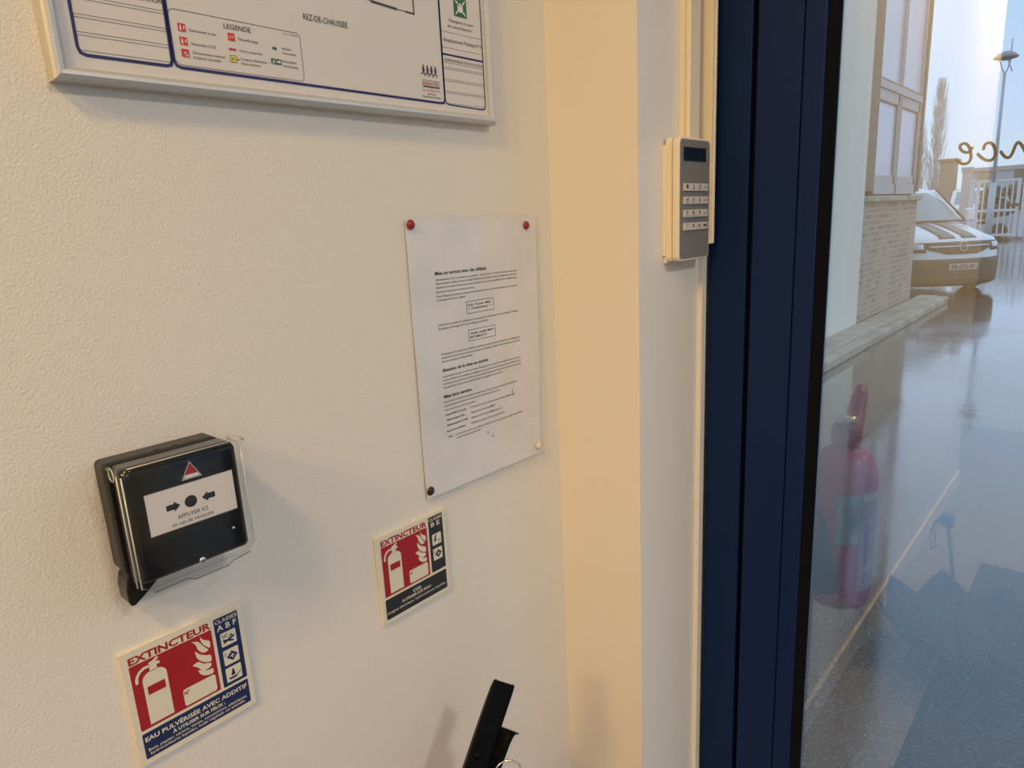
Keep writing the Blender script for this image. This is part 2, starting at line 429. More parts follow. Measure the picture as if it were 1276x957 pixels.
# hand-drawn lettering stuck on the glass, read from outside
let = thing('window_lettering', 'dark brown handwritten lettering seen mirrored on the window glass', 'lettering', (0.43, YG + 0.0262, 1.55))
def smoothpts(p, it=2):
    for _ in range(it):
        q = [p[0]]
        for a, b in zip(p[:-1], p[1:]):
            q.append((a[0] * .75 + b[0] * .25, a[1] * .75 + b[1] * .25)); q.append((a[0] * .25 + b[0] * .75, a[1] * .25 + b[1] * .75))
        q.append(p[-1]); p = q
    return p
LE = [(0.4015, 1.5447), (0.4045, 1.5416), (0.4084, 1.5398), (0.4121, 1.5406), (0.4143, 1.5438), (0.4143, 1.5487), (0.413, 1.5544), (0.4111, 1.5588), (0.4084, 1.5615), (0.4059, 1.5618), (0.4032, 1.5603), (0.4032, 1.5575), (0.4053, 1.5542), (0.4086, 1.5521), (0.4114, 1.5518), (0.4134, 1.5537), (0.4146, 1.5562)]
LC = [(0.4251, 1.5541), (0.4254, 1.5575), (0.4273, 1.5597), (0.4302, 1.56), (0.4331, 1.558), (0.4353, 1.5534), (0.4363, 1.5485), (0.4356, 1.5438), (0.4326, 1.5414), (0.429, 1.5417), (0.4245, 1.5446), (0.4205, 1.5491)]
LN = [(0.4409, 1.5494), (0.4433, 1.5454), (0.4465, 1.5427), (0.4491, 1.5431), (0.451, 1.547), (0.4523, 1.5535), (0.4542, 1.558), (0.4572, 1.556), (0.4604, 1.55), (0.4628, 1.5451), (0.466, 1.5408), (0.4687, 1.5418)]
for pts in (LE, LC, LN):
    P = Print(lambda u, v, h: (u, YG + 0.0261 + h * 0.0001, v)); sp = smoothpts(pts)
    P.line(sp, 0.0030, brownvinyl, 1); P.disc(*sp[0], 0.0015, brownvinyl, 2); P.disc(*sp[-1], 0.0015, brownvinyl, 2)
    P.build('letter', let)

# ================================================================== TRUNKING + KEYPAD
t1 = thing('cable_trunking', 'slim cream vertical cable trunking running down to the top of the alarm keypad', 'cable trunking', (0.1289, 0.80, 1.5918))
mb = MB(); mb.box((0.1286, 0.7875, 1.5918), (0.1365, 0.812, ZC), trunkpl, bev=0.0008); mb.build('trunking_base', t1)
mb = MB(); mb.box((0.1369, 0.7868, 1.5918), (0.1432, 0.8125, ZC), trunkpl, bev=0.0012); mb.build('trunking_cover', t1)
t2 = thing('cable_trunking', 'flat cream upright cover strip between the keypad and the navy window frame', 'cable trunking', (0.1289, 0.833, 1.464))
mb = MB(); mb.box((0.1286, 0.8295, 1.464), (0.1505, 0.8345, ZC), trunkpl, bev=0.0006); mb.build('trunking_base', t2)
mb = MB(); mb.box((0.1300, 0.8350, 1.464), (0.1520, 0.8395, ZC), trunkpl, bev=0.0006); mb.build('trunking_cover', t2)

KX = 0.150
kp = thing('alarm_keypad', 'upright cream alarm keypad with grey face, small display and four rows of keys', 'keypad', (0.1289, 0.789, 1.446))
mb = MB(); mb.box((0.1286, 0.7465, 1.4535), (0.1325, 0.8285, 1.583), creampl, bev=0.001)
mb.box((0.1289, 0.7495, 1.4445), (0.134, 0.757, 1.4545), creampl, bev=0.001); mb.build('backplate', kp)
mb = MB()
mb.prism(rrect(0.7485, 1.4465, 0.8287, 1.5910, 0.006), 0.1325, 0.1408, creampl); mb.build('rear_housing', kp)
mb = MB()
def rloft(mb, y0, z0, y1, z1, prof, m, r):
    rows = []
    for x, ins in prof: rows.append([(x, a, b) for a, b in rrect(y0 + ins, z0 + ins, y1 - ins, z1 - ins, max(r - ins, 0.0005), 6)])
    V = mb.grid(rows, m, closed=True); k = mb.mi(m)
    f = mb.bm.faces.new(V[-1]); f.material_index = k
    f = mb.bm.faces.new(V[0][::-1]); f.material_index = k
rloft(mb, 0.7485, 1.4465, 0.8287, 1.5910, [(0.1415, 0.0003), (0.1421, 0), (0.1485, 0), (0.1497, 0.0006), (0.1500, 0.0016)], creampl, 0.0075)
mb.build('front_housing', kp)
P = Print(onwall(KX)); P.poly(rrect(0.7509, 1.4490, 0.8263, 1.5886, 0.0058), greypl, 1)
P.poly([(0.7638, 1.4600), (0.7662, 1.4608), (0.7662, 1.4628)], whitepl, 2)
P.build('faceplate', kp)
P = Print(onwall(KX)); P.rect(0.7590, 1.5640, 0.8160, 1.5797, lcd, 3); P.line(rrect(0.7590, 1.5640, 0.8160, 1.5797), 0.0007, inkg, 4, closed=True); P.build('display', kp)
keys = [['1', '2', '3', 'A'], ['4', '5', '6', 'B'], ['7', '8', '9', 'C'], ['*', '0', '#', 'D']]
subs = [['', 'abc', 'def', ''], ['ghi', 'jkl', 'mno', ''], ['pqrs', 'tuv', 'wxyz', ''], ['', '', '', '']]
for r in range(4):
    zt = 1.5382 - 0.0154 * r
    for c in range(4):
        ya = 0.7582 + 0.01567 * c
        m = MB(); m.box((KX + 0.0002, ya + 0.0004, zt - 0.0088), (KX + 0.0022, ya + 0.0148, zt), keypl, bev=0.0004)
        k = m.build('key', kp)
        P = Print(onwall(KX + 0.00225))
        if c < 3:
            P.text(keys[r][c], ya + 0.0055, ya + 0.0098, zt - 0.0056, 0.0042, ink, 1, bold=0.02)
            if subs[r][c]: P.text(subs[r][c], ya + 0.0050, ya + 0.0104, zt - 0.0076, 0.0013, ink, 1)
        elif r < 2:
            P.line([(ya + 0.0035, zt - 0.006), (ya + 0.0055, zt - 0.003), (ya + 0.0075, zt - 0.006)] if r == 0 else [(ya + 0.0035, zt - 0.003), (ya + 0.0055, zt - 0.006), (ya + 0.0075, zt - 0.003)], 0.0007, ink, 1)
            P.disc(ya + 0.0110, zt - 0.0042, 0.0011, ink, 1, 10)
        elif r == 2:
            P.line([(ya + 0.004, zt - 0.0045), (ya + 0.0065, zt - 0.006), (ya + 0.0115, zt - 0.0025)], 0.0009, ink, 1)
        else:
            P.rect(ya + 0.0035, zt - 0.0055, ya + 0.0070, zt - 0.0026, ink, 1); P.rect(ya + 0.0078, zt - 0.0055, ya + 0.0113, zt - 0.0026, ink, 1)
        P.build('key_symbol', k)

# ================================================================== EVACUATION PLAN BOARD
SB = 1.0187
def by(y): return y * SB
def bz(z): return 1.5 + (z - 1.5) * SB
board = thing('evacuation_plan', 'framed evacuation plan in aluminium frame high on the wall', 'wall sign', (0.0, 0.371, 1.6095))
BY0, BY1, BZ0, BZ1 = 0.1583, 0.5855, 1.6095, 1.9250
def framebar(name, a, b):
    """mitred aluminium profile between outer corners a and b (y,z); inward normal to the left of a->b"""
    m = MB(); d = Vector((b[0] - a[0], b[1] - a[1])).normalized(); nrm = Vector((-d.y, d.x))
    prof = [(0.0, 0.0), (0.0118, 0.0), (0.0138, 0.0015), (0.0150, 0.0038), (0.0146, 0.0062), (0.0125, 0.0088), (0.0098, 0.0092), (0.0, 0.0092)]
    ra = [(x, a[0] + d.x * i + nrm.x * i, a[1] + d.y * i + nrm.y * i) for x, i in prof]
    rb = [(x, b[0] - d.x * i + nrm.x * i, b[1] - d.y * i + nrm.y * i) for x, i in prof]
    V = m.grid([ra, rb], alu, closed=True, smooth=False)
    return m.build(name, board)
cs = [(BY0, BZ0), (BY1, BZ0), (BY1, BZ1), (BY0, BZ1)]
for i in range(4): framebar('frame_bar', cs[i], cs[(i + 1) % 4])
mb = MB(); mb.box((0.001, BY0 + 0.006, BZ0 + 0.006), (0.0095, BY1 - 0.006, BZ1 - 0.006), poster); mb.build('backing_panel', board)
P = Print(onwall(0.0096, 0.0001))
def BL(pts): return [(by(a), bz(b)) for a, b in pts]
def bt(t, y0, y1, zb, cap, m=ink, bold=0.0): P.text(t, by(y0), by(y1), bz(zb), cap, m, 3, bold)
# left box (bottom corner of the intervention instructions)
P.line(BL([(0.1732, 1.900), (0.1732, 1.6300), (0.1745, 1.6265), (0.1780, 1.6252), (0.2300, 1.6252), (0.2332, 1.6262), (0.2342, 1.6295), (0.2342, 1.900)]), 0.0022, bluel, 2)
for z in (1.6495, 1.6385, 1.6270, 1.6610, 1.672):
    P.line(BL([(0.1738, z + 0.0010), (0.2338, z + 0.0010)]), 0.00028, inkg, 2)
    if z > 1.63: P.line(BL([(0.1738, z - 0.0010), (0.2338, z - 0.0010)]), 0.00028, inkg, 2)
bt('CONSIGNES D\'INTERVENTION', 0.1770, 0.2334, 1.6665, 0.0034, inkg, 0.01)
# legend
P.line(BL([(0.2362, 1.6600), (0.2372, 1.6635), (0.2400, 1.6648), (0.3400, 1.6640), (0.3428, 1.6620), (0.3428, 1.6295), (0.3405, 1.6268), (0.2395, 1.6272), (0.2367, 1.6300)]), 0.00035, ink, 2, closed=True)
bt('LEGENDE', 0.2773, 0.2990, 1.6578, 0.0038)
def exticon(y0, z0, s, m=redprint):
    P.rect(by(y0), bz(z0), by(y0) + s, bz(z0) + s, m, 2)
    P.rect(by(y0) + s * .18, bz(z0) + s * .12, by(y0) + s * .42, bz(z0) + s * .68, poster, 3, r=s * .05)
    P.rect(by(y0) + s * .24, bz(z0) + s * .68, by(y0) + s * .36, bz(z0) + s * .82, poster, 3)
    P.poly([(by(y0) + s * .62, bz(z0) + s * .35), (by(y0) + s * .85, bz(z0) + s * .35), (by(y0) + s * .85, bz(z0) + s * .8), (by(y0) + s * .7, bz(z0) + s * .65)], poster, 3)
exticon(0.2421, 1.6503, 0.0056); exticon(0.2421, 1.6412, 0.0056)
y0, z0, s = by(0.2421), bz(1.6330), 0.0056
P.rect(y0, z0, y0 + s, z0 + s, redprint, 2); P.disc(y0 + s * .5, z0 + s * .45, s * .2, poster, 3, 12); P.rect(y0 + s * .45, z0 + s * .1, y0 + s * .8, z0 + s * .45, poster, 3)
bt('Extincteur à eau', 0.2502, 0.2702, 1.6513, 0.0020); bt('Extincteur CO2', 0.2505, 0.2687, 1.6421, 0.0020)
bt('Déclencheur manuel', 0.2505, 0.2749, 1.6360, 0.0020); bt("d'alarme incendie", 0.2503, 0.2714, 1.6328, 0.0020)
P.rect(by(0.2796), bz(1.6495), by(0.2850), bz(1.6551), redprint, 2); bt('DF', 0.2805, 0.2841, 1.6512, 0.0022, whitepl)
bt('Désenfumage', 0.2878, 0.3045, 1.6508, 0.0020)
P.rect(by(0.2791), bz(1.6427), by(0.2849), bz(1.6437), redprint, 2)
for k in range(4): P.rect(by(0.2793 + k * .0015), bz(1.6435), by(0.2802 + k * .0015), bz(1.6444), redprint, 2)
bt('Porte coupe-feu', 0.2877, 0.3067, 1.6425, 0.0020)
P.rect(by(0.2792), bz(1.6342), by(0.2842), bz(1.6390), yellowp, 2); P.line([(by(a), bz(b)) for a, b in rrect(0.2792, 1.6342, 0.2842, 1.6390)], 0.0003, ink, 3, True)
bt('BT', 0.2803, 0.2832, 1.6355, 0.0020); P.line(BL([(0.2845, 1.6365), (0.2870, 1.6365)]), 0.0005, ink, 2)
bt('Coupure électrique', 0.2877, 0.3098, 1.6366, 0.0020); bt('basse tension', 0.2880, 0.3039, 1.6334, 0.0020)
bt('Date : 04/2022', 0.3277, 0.3407, 1.6612, 0.0013, inkg)
def arrow(y, z, L, w, m, d=1, h=3):
    P.poly([(y, z - w * .18), (y + d * L * .55, z - w * .18), (y + d * L * .55, z - w * .5), (y + d * L, z), (y + d * L * .55, z + w * .5), (y + d * L * .55, z + w * .18), (y, z + w * .18)], m, h)
arrow(by(0.3159), bz(1.6493), 0.0046, 0.0042, green)
bt('Itinéraire', 0.3246, 0.3330, 1.6494, 0.0020); bt("d'évacuation", 0.3250, 0.3372, 1.6460, 0.0020)
P.rect(by(0.3139), bz(1.6372), by(0.3180), bz(1.6415), green, 2); P.rect(by(0.3184), bz(1.6372), by(0.3229), bz(1.6415), green, 2)
P.line(BL([(0.3150, 1.6377), (0.3158, 1.6390), (0.3165, 1.6400), (0.3160, 1.6406)]), 0.0007, whitepl, 3); P.line(BL([(0.3158, 1.6390), (0.3168, 1.6380)]), 0.0006, whitepl, 3)
arrow(by(0.3189), bz(1.6393), 0.0036, 0.0030, whitepl)
bt('Evacuation', 0.3242, 0.3370, 1.6397, 0.0020); bt('Sortie finale', 0.3242, 0.3378, 1.6361, 0.0020)
# plan area
P.line(BL([(0.2350, 1.905), (0.2356, 1.6295), (0.2372, 1.6262), (0.2400, 1.6252), (0.4975, 1.6236), (0.5020, 1.6244), (0.5034, 1.6290), (0.5045, 1.905)]), 0.0022, bluel, 2)
bt('REZ-DE-CHAUSSEE', 0.3482, 0.3921, 1.6760, 0.0050)
P.line(BL([(0.4200, 1.7030), (0.4500, 1.7016)]), 0.0022, inkg, 2); P.line(BL([(0.4500, 1.7016), (0.4600, 1.7014)]), 0.0006, inkg, 2)
P.line(BL([(0.4600, 1.7014), (0.4705, 1.7010), (0.4705, 1.760)]), 0.0016, inkg, 2)
P.line(BL([(0.3650, 1.706), (0.4200, 1.7035)]), 0.0006, inkg, 2)
P.line(BL([(0.2600, 1.7180), (0.4200, 1.7180), (0.4200, 1.86), (0.2600, 1.86)]), 0.0018, inkg, 2, closed=True)
P.line(BL([(0.34, 1.7180), (0.34, 1.86)]), 0.0012, inkg, 2); P.line(BL([(0.26, 1.79), (0.42, 1.79)]), 0.0012, inkg, 2)
P.rect(by(0.3205), bz(1.7035), by(0.3290), bz(1.7110), green, 2); P.disc(by(0.3247), bz(1.7060), 0.0018, whitepl, 3, 10)
# right column
P.line(BL([(0.5050, 1.905), (0.5036, 1.6290), (0.5052, 1.6245), (0.5085, 1.6232), (0.5570, 1.6222), (0.5608, 1.6230), (0.5622, 1.6270), (0.5625, 1.905)]), 0.0013, bluel, 2)
P.line(BL([(0.5040, 1.6708), (0.5622, 1.6706)]), 0.0018, bluel, 2)
for z in (1.6920, 1.6773, 1.6632, 1.6588, 1.6572, 1.6475, 1.6458, 1.6360, 1.6345, 1.6245):
    P.line(BL([(0.5050, z), (0.5616, z)]), 0.0003, inkg, 2)
P.rect(by(0.5240), bz(1.7088), by(0.5420), bz(1.7260), green, 2)
c0 = (by(0.5330), bz(1.7174))
for dx, dz in ((-1, -1), (1, -1), (-1, 1), (1, 1)):
    P.line([(c0[0] + dx * .0072, c0[1] + dz * .0070), (c0[0] + dx * .0045, c0[1] + dz * .0044)], 0.0012, whitepl, 3)
    P.poly([(c0[0] + dx * .0034, c0[1] + dz * .0034), (c0[0] + dx * .0058, c0[1] + dz * .0034), (c0[0] + dx * .0034, c0[1] + dz * .0058)][::dx * dz], whitepl, 3)
P.disc(c0[0], c0[1] + .003, .0013, whitepl, 3, 10); P.rect(c0[0] - .0017, c0[1] - .0045, c0[0] + .0017, c0[1] + .0015, whitepl, 3, r=.0006)
for dx in (-.0028, .0028): P.rect(c0[0] + dx - .0009, c0[1] - .0035, c0[0] + dx + .0009, c0[1] + .001, whitepl, 3); P.disc(c0[0] + dx, c0[1] + .0022, .001, whitepl, 3, 8)
bt('Rejoignez le point', 0.5166, 0.5511, 1.7022, 0.0030, inkg); bt('de rassemblement :', 0.5141, 0.5497, 1.6968, 0.0030, inkg)
bt('Emplacement Parking N°4', 0.5073, 0.5603, 1.6830, 0.0036, inkg); bt("RESPONSABLES D'ÉVACUATION", 0.5070, 0.5604, 1.6646, 0.0025, inkg)
# printer's emblem: four marching figures in blue over a red lettered bar
for k in range(4):
    yy, zb = by(0.4772 + k * 0.0052), bz(1.6478)
    P.disc(yy, zb + 0.0088, 0.0009, inkg, 3, 8)
    P.poly([(yy - .0013, zb + .0035), (yy + .0013, zb + .0035), (yy + .0012, zb + .0078), (yy - .0012, zb + .0078)], bluel, 3)
    P.line([(yy - .0005, zb + .0036), (yy + .0018, zb + .0010), (yy + .0012, zb - .0012)], 0.0010, inkg, 3)
    P.line([(yy + .0003, zb + .0036), (yy - .0018, zb + .0012), (yy - .0036, zb + .0006)], 0.0010, inkg, 3)
    P.line([(yy, zb + .0068), (yy + .0018, zb + .0045)], 0.0007, redprint, 4)
P.line([(by(a), bz(b)) for a, b in rrect(0.4748, 1.6385, 0.4973, 1.6432, 0.001)], 0.0004, inkg, 3, True)
bt('DESAUTEL', 0.4760, 0.4962, 1.6397, 0.0022, redprint, 0.02); P.rect(by(0.4752), bz(1.6368), by(0.4971), bz(1.6378), inkg, 3)
bt('01 39 98 36 76', 0.4748, 0.4973, 1.6330, 0.0021, redprint); bt('SERVICE', 0.4800, 0.4920, 1.6300, 0.0016); bt("PLAN D'EVACUATION", 0.4735, 0.4976, 1.6270, 0.0020)
P.build('plan_sheet', board)

# ================================================================== INSTRUCTION SHEET
def bulge(u, v):
    a = max(0.0, (u - 0.60) / 0.066); b = (v - 1.19) / 0.325
    w = 0.0006 * math.sin(u * 60 + v * 14) + 0.0005 * math.sin(v * 47 + 1.3)
    edge = 0.0022 * a * a * math.sin(PI * min(1, max(0, b)))
    return 0.0016 + w * 0.7 + edge + 0.0016 * max(0, 1 - b * 6)
def onsheet(u, v, h): return (bulge(u, v) + h * 0.00012, u, v)
doc = thing('instruction_sheet', 'printed instruction sheet in a clear plastic sleeve pinned to the wall', 'notice', (0.0, 0.557, 1.19))
def sheetgrid(name, corners, h, m, nu=28, nv=36):
    tl, tr, br, bl = corners; g = MB(); rows = []
    for j in range(nv + 1):
        t = j / nv; row = []
        for i in range(nu + 1):
            s_ = i / nu
            u = (tl[0] * (1 - s_) + tr[0] * s_) * (1 - t) + (bl[0] * (1 - s_) + br[0] * s_) * t
            v = (tl[1] * (1 - s_) + tr[1] * s_) * (1 - t) + (bl[1] * (1 - s_) + br[1] * s_) * t
            row.append(onsheet(u, v, h))
        rows.append(row)
    g.grid(rows, m); return g
sheetgrid('s', [(0.4525, 1.5118), (0.6595, 1.5100), (0.6500, 1.2045), (0.4502, 1.2062)], 0, paper).build('paper_sheet', doc)
sheetgrid('s', [(0.4512, 1.5148), (0.6645, 1.5112), (0.6665, 1.1905), (0.4492, 1.1985)], 9, sleeve).build('plastic_sleeve', doc)
P = Print(onsheet)
def dt(t, y0, y1, zb, cap, bold=0.0, m=inkg): P.text(t, y0, y1, zb, cap, m, 3, bold)
dt('Mise en service avec des défauts', 0.4877, 0.5671, 1.4516, 0.0040, 0.02, ink)
body = [
 ("Normalement, s'il y a un défaut sur le système - quel qu'il soit - la mise en service ne sera pas", .4883, .6191, 1.4455),
 ("faite tant que le défaut n'est pas corrigé. Néanmoins, en fonction de la configuration de votre", .4879, .6188, 1.4414),
 ("système et du niveau d'accès qui vous a été affecté, il vous sera possible d'isoler le défaut et de", .4880, .6193, 1.4371),
 ("poursuivre la procédure de mise en service.", .4878, .5465, 1.4323),
 ("Si des défauts sont présents lorsque vous tentez de mettre en service le système avec un clavier,", .4881, .6198, 1.4275),
 ("le message suivant sera affiché:", .4883, .5310, 1.4234),
 ("Utilisez les touches de navigation pour parcourir les défauts. Si vous décidez d'isoler", .4874, .6190, 1.3962),
 ("les défauts, le message EXT pour continuer est affiché.", .4875, .5662, 1.3920),
 ("En appuyant sur la touche avec la référence dédiée vous pouvez annuler la mise en service uniquement,", .4882, .6196, 1.3636),
 ("maintenant avec la mise en service du système. Si plusieurs défauts sont présents, la procédure", .4883, .6196, 1.3594),
 ("doit être répété pour chaque défaut.", .4885, .5365, 1.3553),
 ("La procédure de mise en service Totale, Partielle ou Force pourra être annulée avant la mise en", .4880, .6193, 1.3382),
 ("service effective du système, en appuyant sur la touche sur le clavier qui a été utilisé pour", .4879, .6193, 1.3340),
 ("commencer la procédure de mise en service. Pour annuler la procédure de mise en service après", .4878, .6193, 1.3298),
 ("n'a pas clavier, tapez votre code utilisateur et appuyez sur la touche.", .4878, .5853, 1.3256),
 ("Pour mettre hors service le système, procédez dans la zone protégée par le chemin d'entrée/sortie.", .4875, .6111, 1.3088),
 ("La temporisation d'entrée en fonction d'un délai découvrira la zone.", .4877, .5783, 1.3045),
 ("Pour mettre hors service le système:", .4877, .5361, 1.2995),
 ("Composez votre code personnel (max. affiché est:", .5274, .6053, 1.2937),
 ("Appuyez sur la touche (MES)", .5279, .5681, 1.2872),
 ("Appuyez sur la touche (MH) (touche 1)", .5279, .5816, 1.2810),
 ("Présentez le badge devant le système plein.", .5277, .5856, 1.2745),
 ("La mise hors service est affectée dans les zones par plusieurs options du système", .5018, .6191, 1.2674),
 ("conformes et autorisées (NF A2P).", .5021, .5418, 1.2631)]
for t, a, b, z in body: dt(t, a, b, z, 0.0024, 0.004)
for t, a, b, z in [("Clavier MAX 7 (6 ou 8):", .4878, .5207, 1.2937), ("Télécommande 4 Bt :", .4885, .5188, 1.2875), ("Télécommande IC 12 MP :", .4885, .5236, 1.2813), ("Lecteur de proximité :", .4881, .5189, 1.2745), ("* Note :", .4884, .4980, 1.2676)]:
    dt(t, a, b, z, 0.0022, 0.02, ink)
dt('Abandon de la mise en service', 0.4877, 0.5609, 1.3446, 0.0040, 0.018, ink)
dt('Mise hors service', 0.4875, 0.5304, 1.3144, 0.0040, 0.025, ink)
P.line(rrect(0.5316, 1.4043, 0.5768, 1.4180, 0.001), 0.0005, ink, 3, True)
dt('Déf.: Forcer MES', 0.5334, 0.5721, 1.4128, 0.0024, 0.012, ink); dt('1: Transmetteur  >', 0.5341, 0.5734, 1.4088, 0.0024, 0.012, ink)
P.line(rrect(0.5317, 1.3727, 0.5769, 1.3855, 0.001), 0.0005, ink, 3, True)
dt('<Déf. actifs 001>', 0.5340, 0.5745, 1.3800, 0.0024, 0.02, ink); dt('EXT MES/CTV', 0.5340, 0.5620, 1.3757, 0.0024, 0.02, ink)
for u, v in ((0.5533, 1.2572), (0.5614, 1.2508), (0.6011, 1.2990), (0.6022, 1.2944)):
    P.line([(u, v - .0014), (u + .0006, v), (u, v + .0016)], 0.0010, ink, 3)
P.build('printed_text', doc)

def tack(y, z, m, label, x0=0.0026):
    t = MB(); t.lathe([(0.0, 0.0030), (0.0022, 0.0028), (0.0042, 0.0018), (0.0052, 0.0004), (0.0050, 0.0), (0.0010, 0.0), (0.0008, -0.004), (0, -0.005)], m, (x0 + 0.0006, y, z), 'x', 24)
    o = t.build('thumbtack', None, (x0, y, z)); tag(o, label, 'thumbtack', 'thumbtacks holding the instruction sheet'); return o
tack(0.4588, 1.5058, redtack, 'red round thumbtack at the top left corner of the sleeved sheet')
tack(0.6400, 1.4990, redtack, 'red round thumbtack at the top right corner of the sleeved sheet')
tack(0.4552, 1.2150, blktack, 'dark metal thumbtack at the bottom left corner of the sleeved sheet', 0.0034)
tack(0.6444, 1.2147, whttack, 'pale cream thumbtack at the bottom right corner of the sleeved sheet', 0.0034)

# ================================================================== MANUAL CALL POINT
cp = thing('manual_call_point', 'black fire alarm call point under a clear flip cover on the wall', 'fire alarm', (0.0, 0.181, 1.255))
mb = MB()
rloft(mb, 0.1390, 1.2585, 0.2235, 1.3455, [(0.0, 0.0), (0.028, 0.0)], blackpl, 0.004)
mb.build('back_box', cp)
mb = MB()
rloft(mb, 0.1400, 1.2580, 0.2240, 1.3465, [(0.0285, 0.001), (0.029, 0.0004), (0.046, 0.0), (0.0505, 0.0014), (0.0520, 0.005)], glossbl, 0.005)
mb.build('front_panel', cp)
mb = MB()   # round keyhole marks on top edge
for yy in (0.178, 0.192): mb.lathe([(0, 0), (0.0022, 0), (0.0022, 0.0003), (0, 0.0003)], ink, (0.016, yy, 1.3455), 'z', 12)
mb.build('top_hole', cp)
P = Print(onwall(0.0522)); P.rect(0.1518, 1.2925, 0.2178, 1.3257, callwin, 1)
P.line(rrect(0.1518, 1.2925, 0.2178, 1.3257), 0.0010, ink, 2, True)
P.disc(0.1835, 1.3106, 0.0046, ink, 2, 28)
def cparrow(y, d):
    z = 1.3105; P.poly([(y, z - .0022), (y + d * .0056, z - .0022), (y + d * .0056, z - .0040), (y + d * .0100, z), (y + d * .0056, z + .0040), (y + d * .0056, z + .0022), (y, z + .0022)], ink, 2)
cparrow(0.1656, 1); cparrow(0.2018, -1)
P.text('APPUYER ICI', 0.1723, 0.1948, 1.2998, 0.0034, ink, 2, 0.0); P.text('en cas de nécessité', 0.1678, 0.1986, 1.2952, 0.0033, ink, 2, 0.0)
P.build('press_window', cp)
P = Print(onwall(0.0522)); P.poly([(0.1796, 1.3280), (0.1944, 1.3280), (0.1870, 1.3412)], whitepl, 1)
P.poly([(0.1803, 1.3285), (0.1937, 1.3285), (0.1870, 1.3404)], ink, 2); P.poly([(0.1810, 1.3289), (0.1930, 1.3289), (0.1870, 1.3396)], whitepl, 3); P.poly([(0.1824, 1.3314), (0.1916, 1.3314), (0.1870, 1.3396)], redm, 4)
P.build('warning_triangle', cp)
# clear flip cover: thin shell standing off the panel, side hinge ears, wavy lower lip
mb = MB()
rows = []
for x, ins in [(0.0440, -0.0010), (0.0520, -0.0010), (0.0548, 0.0002), (0.0562, 0.0030)]:
    rows.append([(x, a, b) for a, b in rrect(0.1388 + ins, 1.2555 + ins, 0.2262 - ins, 1.3490 - ins, 0.008 - min(ins, 0.003), 6)])
V = mb.grid(rows, clearpl, closed=True); f = mb.bm.faces.new(V[-1]); f.material_index = 0
mb.build('clear_cover', cp)
mb = MB()
lip = [(0.142, 1.2552), (0.2215, 1.2552), (0.2225, 1.2535), (0.2140, 1.2520), (0.2085, 1.2520), (0.2030, 1.2492), (0.1770, 1.2490), (0.1720, 1.2520), (0.1480, 1.2512)]
mb.prism(lip, 0.0520, 0.0534, clearpl); mb.build('cover_lip', cp)
mb = MB()
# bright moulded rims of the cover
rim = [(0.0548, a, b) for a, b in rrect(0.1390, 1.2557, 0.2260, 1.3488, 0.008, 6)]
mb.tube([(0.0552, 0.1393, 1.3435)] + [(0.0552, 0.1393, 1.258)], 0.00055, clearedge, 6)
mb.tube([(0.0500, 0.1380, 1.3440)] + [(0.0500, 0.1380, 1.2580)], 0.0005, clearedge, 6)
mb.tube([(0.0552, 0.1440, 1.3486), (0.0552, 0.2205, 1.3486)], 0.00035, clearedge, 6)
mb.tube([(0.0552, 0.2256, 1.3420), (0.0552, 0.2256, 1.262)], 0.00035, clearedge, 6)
mb.tube([(0.0530, 0.1480, 1.2512), (0.0530, 0.1720, 1.2520), (0.0530, 0.1770, 1.2490), (0.0530, 0.2030, 1.2492), (0.0530, 0.2085, 1.2520), (0.0530, 0.2225, 1.2535)], 0.0003, inkg, 6)
mb.build('cover_rim', cp)
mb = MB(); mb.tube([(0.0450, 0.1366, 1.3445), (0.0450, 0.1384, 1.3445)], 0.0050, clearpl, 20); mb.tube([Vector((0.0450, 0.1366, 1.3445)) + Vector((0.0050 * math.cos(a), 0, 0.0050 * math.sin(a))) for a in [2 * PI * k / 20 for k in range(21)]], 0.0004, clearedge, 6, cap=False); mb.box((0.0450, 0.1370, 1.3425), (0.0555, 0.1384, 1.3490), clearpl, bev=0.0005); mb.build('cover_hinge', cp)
mb = MB(); mb.tube([(0.0395, 0.2250, 1.3475), (0.0555, 0.2268, 1.3475)], 0.0028, clearpl, 14); mb.build('cover_hinge', cp)
mb = MB(); mb.lathe([(0, 0.0014), (0.0016, 0.0012), (0.0023, 0.0004), (0.0025, 0)], chrome, (0.0522, 0.1849, 1.2617), 'x', 18)
mb.box((0.0535, 0.1836, 1.2615), (0.0537, 0.1862, 1.2619), ink); mb.box((0.0535, 0.1847, 1.2604), (0.0537, 0.1851, 1.2630), ink); mb.build('screw', cp)
mb = MB(); mb.lathe([(0, 0.0008), (0.0010, 0.0006), (0.0012, 0)], chrome, (0.0525, 0.2120, 1.2780), 'x', 12); mb.build('indicator_lamp', cp)
# black locking wedge under the box
mb = MB()
prof = [(0.1400, 1.2530), (0.1386, 1.2450), (0.1388, 1.2345), (0.1402, 1.2312), (0.1425, 1.2305), (0.152, 1.2370), (0.162, 1.2450), (0.1650, 1.2582), (0.1430, 1.2582)]
mb.prism([(a, b) for a, b in prof], 0.0, 0.0200, glossbl); 
o = mb.build('locking_tab', cp); bv = o.modifiers.new('b', 'BEVEL'); bv.width = 0.0012; bv.segments = 3

